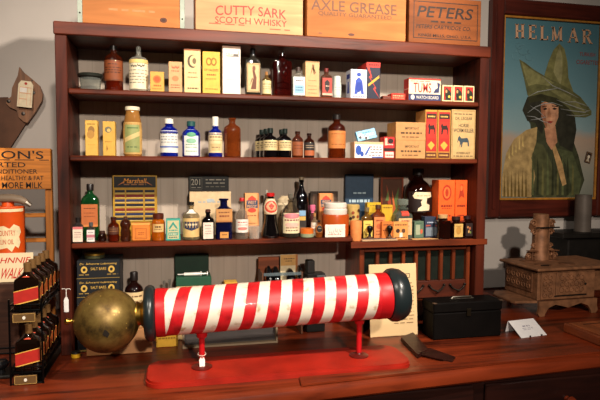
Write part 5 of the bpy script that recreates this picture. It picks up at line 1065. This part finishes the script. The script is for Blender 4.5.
for px, py in ((9.5, 101.5), (24, 114), (34, 93)):
    c = q2(px, py)-base; MB().lathe([(0, 0), (.008, 0), (.007, .002), (0, .003)], metal('4A4440', .4), n=14, M=Matrix.Translation((c.x, -.0122, c.z)) @ Matrix.Rotation(R(90), 4, 'X')).build('screw', t)
c = q2(33, 82)-base; MB().tube([(c.x, -.016, c.z+.004), (c.x, .029, c.z)], .0025, metal('3A3632', .4), 8).build('hanger_nail', t)
c = q2(24, 94, YW-.062); w = q2(32, 94).x-q2(16, 94).x; h = q2(24, 81).z-q2(24, 107).z
t = thing('paper_tag', 'manila paper tag with red ruling tied to the saw handle', 'tag', (c.x, c.y, c.z-h/2))
m = MB(); M_ = Matrix.Rotation(R(5), 4, 'Y'); m.prism([(-w*.46, 0), (w*.46, 0), (w*.46, h*.86), (w*.3, h), (-w*.3, h), (-w*.46, h*.86)], ink('E0CFAE', .6), -.001, 0, 'xz', M=M_)
m.decals(flat(w*.9, h, -.001), w*.9, h, [('d', .5, .90, .10, .05, 'B02A20'), ('r', .1, .08, .12, .76, 'D88A60'), ('r', .62, .08, .64, .76, 'D88A60'), ('r', .88, .08, .9, .76, 'D88A60'), ('r', .1, .52, .9, .54, 'D88A60'), ('r', .1, .3, .64, .32, 'D88A60'), ('r', .1, .74, .9, .76, 'D88A60'), ('r', .12, .56, .6, .74, 'E8E0D4')], M=M_); m.build('card', t)
m = MB(); m.tube([(0, -.002, h*.9), (.004, .012, h*.98), (.002, .024, h*1.02)], .0008, ink('D8C8B0', .7), 5); m.build('string', t)

# orange wooden stand with painted sign board
OW = wood('C8782A', 'x', .5, .3); OWV = wood('B06A28', 'z', .5, .3)
xr = -.060; xl = -.52; ztp = 1.568
t = thing('sign_stand', 'orange wooden stand with a painted feed sign across its top, left of the bookcase', 'sign stand', (xr, .25, ZC+.0005))
o = ZC+.0005
MB().box(-.024, 0, .012, .034, 0, ztp-.002-o, OWV, .002).build('post', t); MB().box(xl-xr, xl-xr+.024, .012, .034, 0, ztp-.002-o, OWV, .002).build('post', t)
sb = MB(); zb = 1.424; W_ = xr-xl; sb.box(-W_, 0, 0, .0115, zb-o, ztp-o, OW, .002)
S = flat(W_, ztp-zb, 0, -W_, zb-o)
def U(px, py):
    p = PV(px, py, .25); return ((p.x-xl)/W_, (p.z-zb)/(ztp-zb))
ds_ = []
for tx, px, py, hv, wm, c in (("DR. LEON'S", 43.5, 155, .20, .68, '241810'), ('ASSORTED', 25.5, 164.8, .12, .40, '2A1C12'), ('STOCK CONDITIONER', 37.5, 171.5, .11, .56, '2A1C12'), ('KEEPS EM HEALTHY & FAT', 43.5, 178, .11, .48, '2A1C12'), ('PRODUCE MORE MILK', 42.8, 185.2, .15, .56, '241810')):
    u1, v = U(px, py); ds_.append(('t', tx, u1-wm/2, v, hv, c, wm))
u1, v = U(49, 160.5); ds_.append(('l', v, .1, u1, .02, '3A2818'))
sb.decals(S, W_, ztp-zb, ds_); sb.build('sign_board', t)
for zz in (PV(48, 215.5, .25).z, PV(48, 240.5, .25).z): MB().box(xl-xr+.0245, -.0245, .012, .030, zz-o-.007, zz-o+.007, OW, .002).build('rail', t)

# dark crate with the oil can and the whisky card
zc = 1.130
t = thing('dark_crate', 'dark brown wooden crate at the left edge carrying the oil can and card', 'crate', (-.31, .05, ZC+.0005)); o = ZC+.0005
DW = wood('3A2014', 'x', .5, .4)
MB().box(-.19, .185, 0, .012, 0, zc-o, DW, .002).build('front_board', t); MB().box(-.19, .185, .173, .185, 0, zc-o, DW, .002).build('back_board', t)
MB().box(.173, .185, .0125, .1725, 0, zc-o, DW, .002).build('end_board', t); MB().box(-.19, -.178, .0125, .1725, 0, zc-o, DW, .002).build('end_board', t); MB().box(-.1775, .1725, .0125, .1725, zc-o-.012, zc-o-.0002, DW, .001).build('lid', t)
a, b = PV(-8, 230, .165), PV(25, 230, .165); hw = (b.x-a.x)/2; h = PV(3, 207.5, .10).z-zc
t = thing('oil_can', 'round orange oil can with a cream country map printed on it, behind the whisky card', 'can', ((a.x+b.x)/2, .165, zc+.0006))
ORC = ink('C84A14', .35, .12, 14)
m = MB(); m.lathe([(0, 0), (hw, 0), (hw*1.02, .003), (hw, .006), (hw, h-.008), (hw*1.02, h-.004), (hw*.98, h), (0, h)], ORC, n=40)
Sc = lambda u, v, e: ((hw+.0005+e)*math.sin((u-.5)*2.6), -(hw+.0005+e)*math.cos((u-.5)*2.6), v*h)
m.decals(Sc, 2.6*hw, h, [('r', 0, .93, 1, .97, 'D8C49A'), ('p', [(.22, .72), (.5, .74), (.62, .70), (.72, .76), (.86, .72), (.9, .64), (.84, .58), (.88, .5), (.82, .42), (.74, .46), (.66, .38), (.56, .44), (.4, .42), (.28, .5), (.2, .6)], 'D8C49A'), ('t', 'COUNTRY', .54, .64, .075, 'B8401A', .42), ('t', 'RUN OIL', .54, .52, .07, 'B8401A', .34), ('t', 'BENNETT', .54, .26, .09, '3A1A0C', .5), ('l', .16, .3, .8, .03, '3A1A0C'), ('l', .09, .3, .8, .03, '3A1A0C')])
m.build('can_body', t)
MB().lathe([(0, h+.0003), (.02, h+.0003), (.018, h+.02), (.010, h+.024), (0, h+.024)], ORC, n=20).build('cap', t)
zt_ = zc+.0006+h
m = MB(); pts = [PV(px, py, .15) for px, py in ((-12, 206), (-6, 205), (4, 204.5), (13, 204.5), (21, 206), (27, 209), (31, 212))]
loc = pts[3]; loc.z += .021
for p in pts[:3]+pts[4:]: p.z += .021
m.tube([p-loc for p in pts], [.013, .014, .014, .014, .013, .010, .006], wood('6E5C4A', 'x', .6, .3), 12)
cp = thing('curved_handle', 'worn grey curved wooden handle resting on top of the orange oil can', 'tool handle', tuple(loc)); m.build('grip', cp)
m = MB(); m.tube([pts[-2]-loc+Vector((.0, -.011, .004)), pts[-1]-loc+Vector((.002, -.008, .002))], [.004, .003], ink('E0D4C4', .6), 8); m.build('pale_end', cp)
# the whisky card
a, b = PV(-26, 268, .075), PV(33.5, 268, .075); w = b.x-a.x; h = PV(20, 253, .075).z-zc
m = MB(); m.box(-w/2, w/2, 0, .002, 0, h, ink('DCC8A2', .6, .05, 12), .0004)
m.decals(flat(w, h), w, h, [('t', 'JOHNNIE', .59, .72, .26, 'C02A20', .70, .3), ('t', 'WALKER', .70, .30, .36, 'C02A20', .52, .3)])
tag(m.build('show_card', None, ((a.x+b.x)/2, .075, zc+.0006)), 'cream show card with big red slanted capitals, standing on the dark crate', 'card')

# wire rack with two rows of square whisky bottles
RX0, RX1, RY0, RY1 = -.074, .003, -.225, .075
zt1, zt2 = PV(28, 309.5, -.21).z, PV(28, 371, -.21).z
RKW = ink('0C0B0B', .35, .1, 20, .6)
t = thing('wire_bottle_rack', 'black wire rack with two tiers of square whisky bottles, at the left', 'rack', ((RX0+RX1)/2, RY0, ZC+.0005)); o = ZC+.0005
w = RX1-RX0; d = RY1-RY0
for zt, tn in ((zt2, 'lower'), (zt1, 'upper')):
    z = zt-o-.001
    tr = MB(); tr.box(-w/2+.002, w/2-.002, .002, d-.002, z-.003, z, RKW, .0005).build('tier_tray', t)
    fr_ = MB()
    for zz in (z+.003, z+.018):
        fr_.tube([(-w/2, 0, zz), (w/2, 0, zz), (w/2, d, zz), (-w/2, d, zz)], .0022, RKW, 6, True)
    for i in range(8):
        y = d*i/7; fr_.tube([(w/2, y, z-.002), (w/2, y, z+.018)], .0018, RKW, 5); fr_.tube([(-w/2, y, z-.002), (-w/2, y, z+.018)], .0018, RKW, 5)
    for i in range(4):
        x = -w/2+w*i/3; fr_.tube([(x, 0, z-.002), (x, 0, z+.018)], .0018, RKW, 5)
    fr_.build('wire_rail', t)
    pl = MB(); pl.box(-w/2+.006, w/2-.012, -.0045, -.0028, z-.030, z-.004, ink('5E4424', .5), .0004)
    pl.decals(flat(w-.018, .026, -.0045, -w/2+.006, z-.030), w-.018, .026, [('d', .5, .5, .07, .18, 'E0D8C8'), ('o', .02, .05, .98, .95, .02, 'B08A4A')]); pl.build('price_plate', t)
for sx in (-1, 1):
    for y in (.0, d): MB().tube([(sx*(w/2+.003), y, 0), (sx*(w/2+.003), y, zt1-o+.034)], .003, RKW, 6).build('frame_post', t)
fo = MB(); zl = zt2-o-.036
fo.box(-w/2, w/2, 0, d, 0, max(.004, zl), RKW, .001); fo.build('foot_plate', t)
GW = 'square whisky bottles in the wire rack'
def whisky(loc, label):
    t = thing('whisky_bottle', label, 'bottle', loc, 0, GW); hw, hd, H = .0335, .021, .130
    pr = [(0, 0), (.95, 0), (1, .015), (1, .60), (.9, .66), (.5, .74), (.26, .82), (.26, .86), (0, .86)]
    MB().lathe([(r, z*H) for r, z in pr], glass('120804', .85, tint='4A1C06'), sec=6, dr=.62, hw=hw).build('glass_body', t)
    MB().lathe([(0, .80*H), (.30*hw, .80*H), (.31*hw, .84*H), (.29*hw, .845*H), (.31*hw, .99*H), (.25*hw, H), (0, H)], ink('765632', .4, .15, 40, .3), n=20).build('cap', t)
    S = lambda u, v, e: ((u-.5)*2*hw*.94, -hd-.0008-e, v*H*.6)
    lb = MB(); lb.decals(S, 2*hw*.94, H*.6, [('p', [(0, .18), (1, .36), (1, .86), (0, .68)], 'B8401E'), ('p', [(0, .22), (1, .40), (1, .82), (0, .64)], 'A8221A'), ('p', [(0, .18), (1, .36), (1, .40), (0, .22)], 'D8A448'), ('p', [(0, .65), (1, .83), (1, .86), (0, .68)], 'D8A448')]); lb.build('front_label', t)
    S2 = lambda u, v, e: (.0008+hw+e, -hd*.8+u*hd*1.6, v*H*.6)
    l2 = MB(); l2.decals(S2, hd*1.6, H*.6, [('p', [(0, .36), (1, .52), (1, .9), (0, .74)], 'C07A3A'), ('p', [(.08, .42), (.92, .56), (.92, .84), (.08, .7)], 'A8501E')]); l2.build('side_label', t)
    S3 = lambda u, v, e: ((u-.5)*.034, -hd*.62-.001-e+(-.2*hd)*(1-v), H*.66+v*H*.08)
    l3 = MB(); l3.lathe([(.62*hw, .705*H), (.56*hw, .72*H), (.43*hw, .755*H), (.40*hw, .765*H)], ink('B8442A', .5), sec=2, dr=.62); l3.build('shoulder_label', t)
    return t
ordn = ['frontmost', 'second from the front', 'third from the front', 'fourth from the front', 'rearmost']
w0 = None
for zt, tn in ((zt1, 'upper'), (zt2, 'lower')):
    for i in range(5):
        loc = ((RX0+RX1)/2, RY0+.032+i*.056, zt-.0006); lb = f'square red labelled whisky bottle, {ordn[i]} in the {tn} tier of the rack'
        if w0 is None: w0 = whisky(loc, lb)
        else: dup(w0, loc, lb, GW)
# tag on a string at the rack's rear corner
p = PV(66.5, 305, .02)
t = thing('price_tag', 'small white tag hanging on a looped string from the wire rack corner', 'tag', tuple(PV(66.5, 312, .0)))
k_ = PV(66.5, 297, .0).z-t.location.z
MB().prism([(-.007, 0), (.007, 0), (.007, k_*.8), (.003, k_), (-.003, k_), (-.007, k_*.8)], ink('DCD8D4', .6), -.0006, .0006, 'xz').build('card', t)
k2 = PV(66.5, 288.5, .0).z-t.location.z
MB().tube([(0, 0, k_*.95), (.0005, .0, k2*.97), (-.006, .0, k2), (-.013, .0, k2*.985)], .0012, ink('D8D0C8', .7), 6).tube([(.0005, 0, k2*.97), (.010, 0, k2*.99), (.013, 0, k2*.94)], .0012, ink('D8D0C8', .7), 6).build('string', t)
# bits by the ball
c = PH(76, 357, ZC); t = thing('small_tin', 'small yellow and black tin on the counter, left of the brass ball', 'tin', (c.x, c.y, ZC+.0005))
MB().lathe([(0, 0), (.014, 0), (.0145, .003), (.0145, .012), (0, .012)], ink('D0A020', .4), n=20).build('tin_body', t); MB().lathe([(0, .0122), (.0145, .0122), (.0135, .018), (0, .019)], ink('1E1A18', .4), n=20).build('lid', t)
# dark telegraph-like device at the lower left
c = PH(4, 377, ZC); t = thing('iron_device', 'black iron device with a round knob and rails, at the lower left corner', 'device', (c.x-.03, c.y+.01, ZC+.0005))
MB().box(-.09, .055, -.03, .05, 0, .010, IRB, .003).build('base_plate', t)
MB().lathe([(0, .0102), (.012, .0102), (.010, .02), (.020, .030), (.022, .038), (.015, .046), (0, .049)], ink('141416', .22, .1, 20), n=24, M=Matrix.Translation((.02, .0, 0))).build('knob', t)
m = MB()
for zz in (.052, .068): m.tube([(-.09, .04, zz), (.055, .04, zz)], .003, RKW, 6)
for x in (-.085, .05): m.tube([(x, .04, .0102), (x, .04, .07)], .003, RKW, 6)
m.build('rail', t)

# lift what stands exactly on a surface by a hair
for o in list(COL.objects):
    if o.parent is None and 'label' in o and any(abs(o.location.z-z) < 2e-5 for z in (Z1, Z2, Z3, ZK, ZC)): o.location.z += .0006

# ================================================================== light
def spot(name, loc, to, watts, size, col, blend=.6, rad=.05):
    l = bpy.data.lights.new(name, 'SPOT'); l.energy = watts; l.spot_size = R(size); l.spot_blend = blend; l.color = col; l.shadow_soft_size = rad
    o = bpy.data.objects.new(name, l); COL.objects.link(o); o.location = loc
    o.rotation_euler = (Vector(to)-Vector(loc)).to_track_quat('-Z', 'Y').to_euler(); return o
spot('track_or_fill_spot', (1.55, -1.75, 2.9), (.45, 0, 1.45), 330, 60, (1, .89, .76))
spot('track_or_fill_spot', (-.35, -1.7, 2.9), (.45, 0, 1.35), 110, 62, (1, .89, .76))
spot('track_or_fill_spot', (.9, -4.0, 2.7), (.75, 0, 1.35), 430, 50, (1, .88, .75), rad=.08)
spot('track_or_fill_spot', (1.25, -2.0, 2.9), (2.05, YW, 1.70), 85, 44, (1, .90, .78), blend=.7)  # added fill spot, out of view, that brightens the poster
w = bpy.data.worlds.new('world'); SC.world = w; w.use_nodes = True
w.node_tree.nodes['Background'].inputs[0].default_value = (.9, .75, .6, 1); w.node_tree.nodes['Background'].inputs[1].default_value = .025
vs_ = SC.view_settings
vs_.view_transform = 'Standard'; vs_.look = 'None'; vs_.gamma = 1; vs_.use_curve_mapping = False; vs_.exposure = 0.0
SC.cycles.use_denoising = True
SC.cycles.max_bounces = 8; SC.cycles.transparent_max_bounces = 24
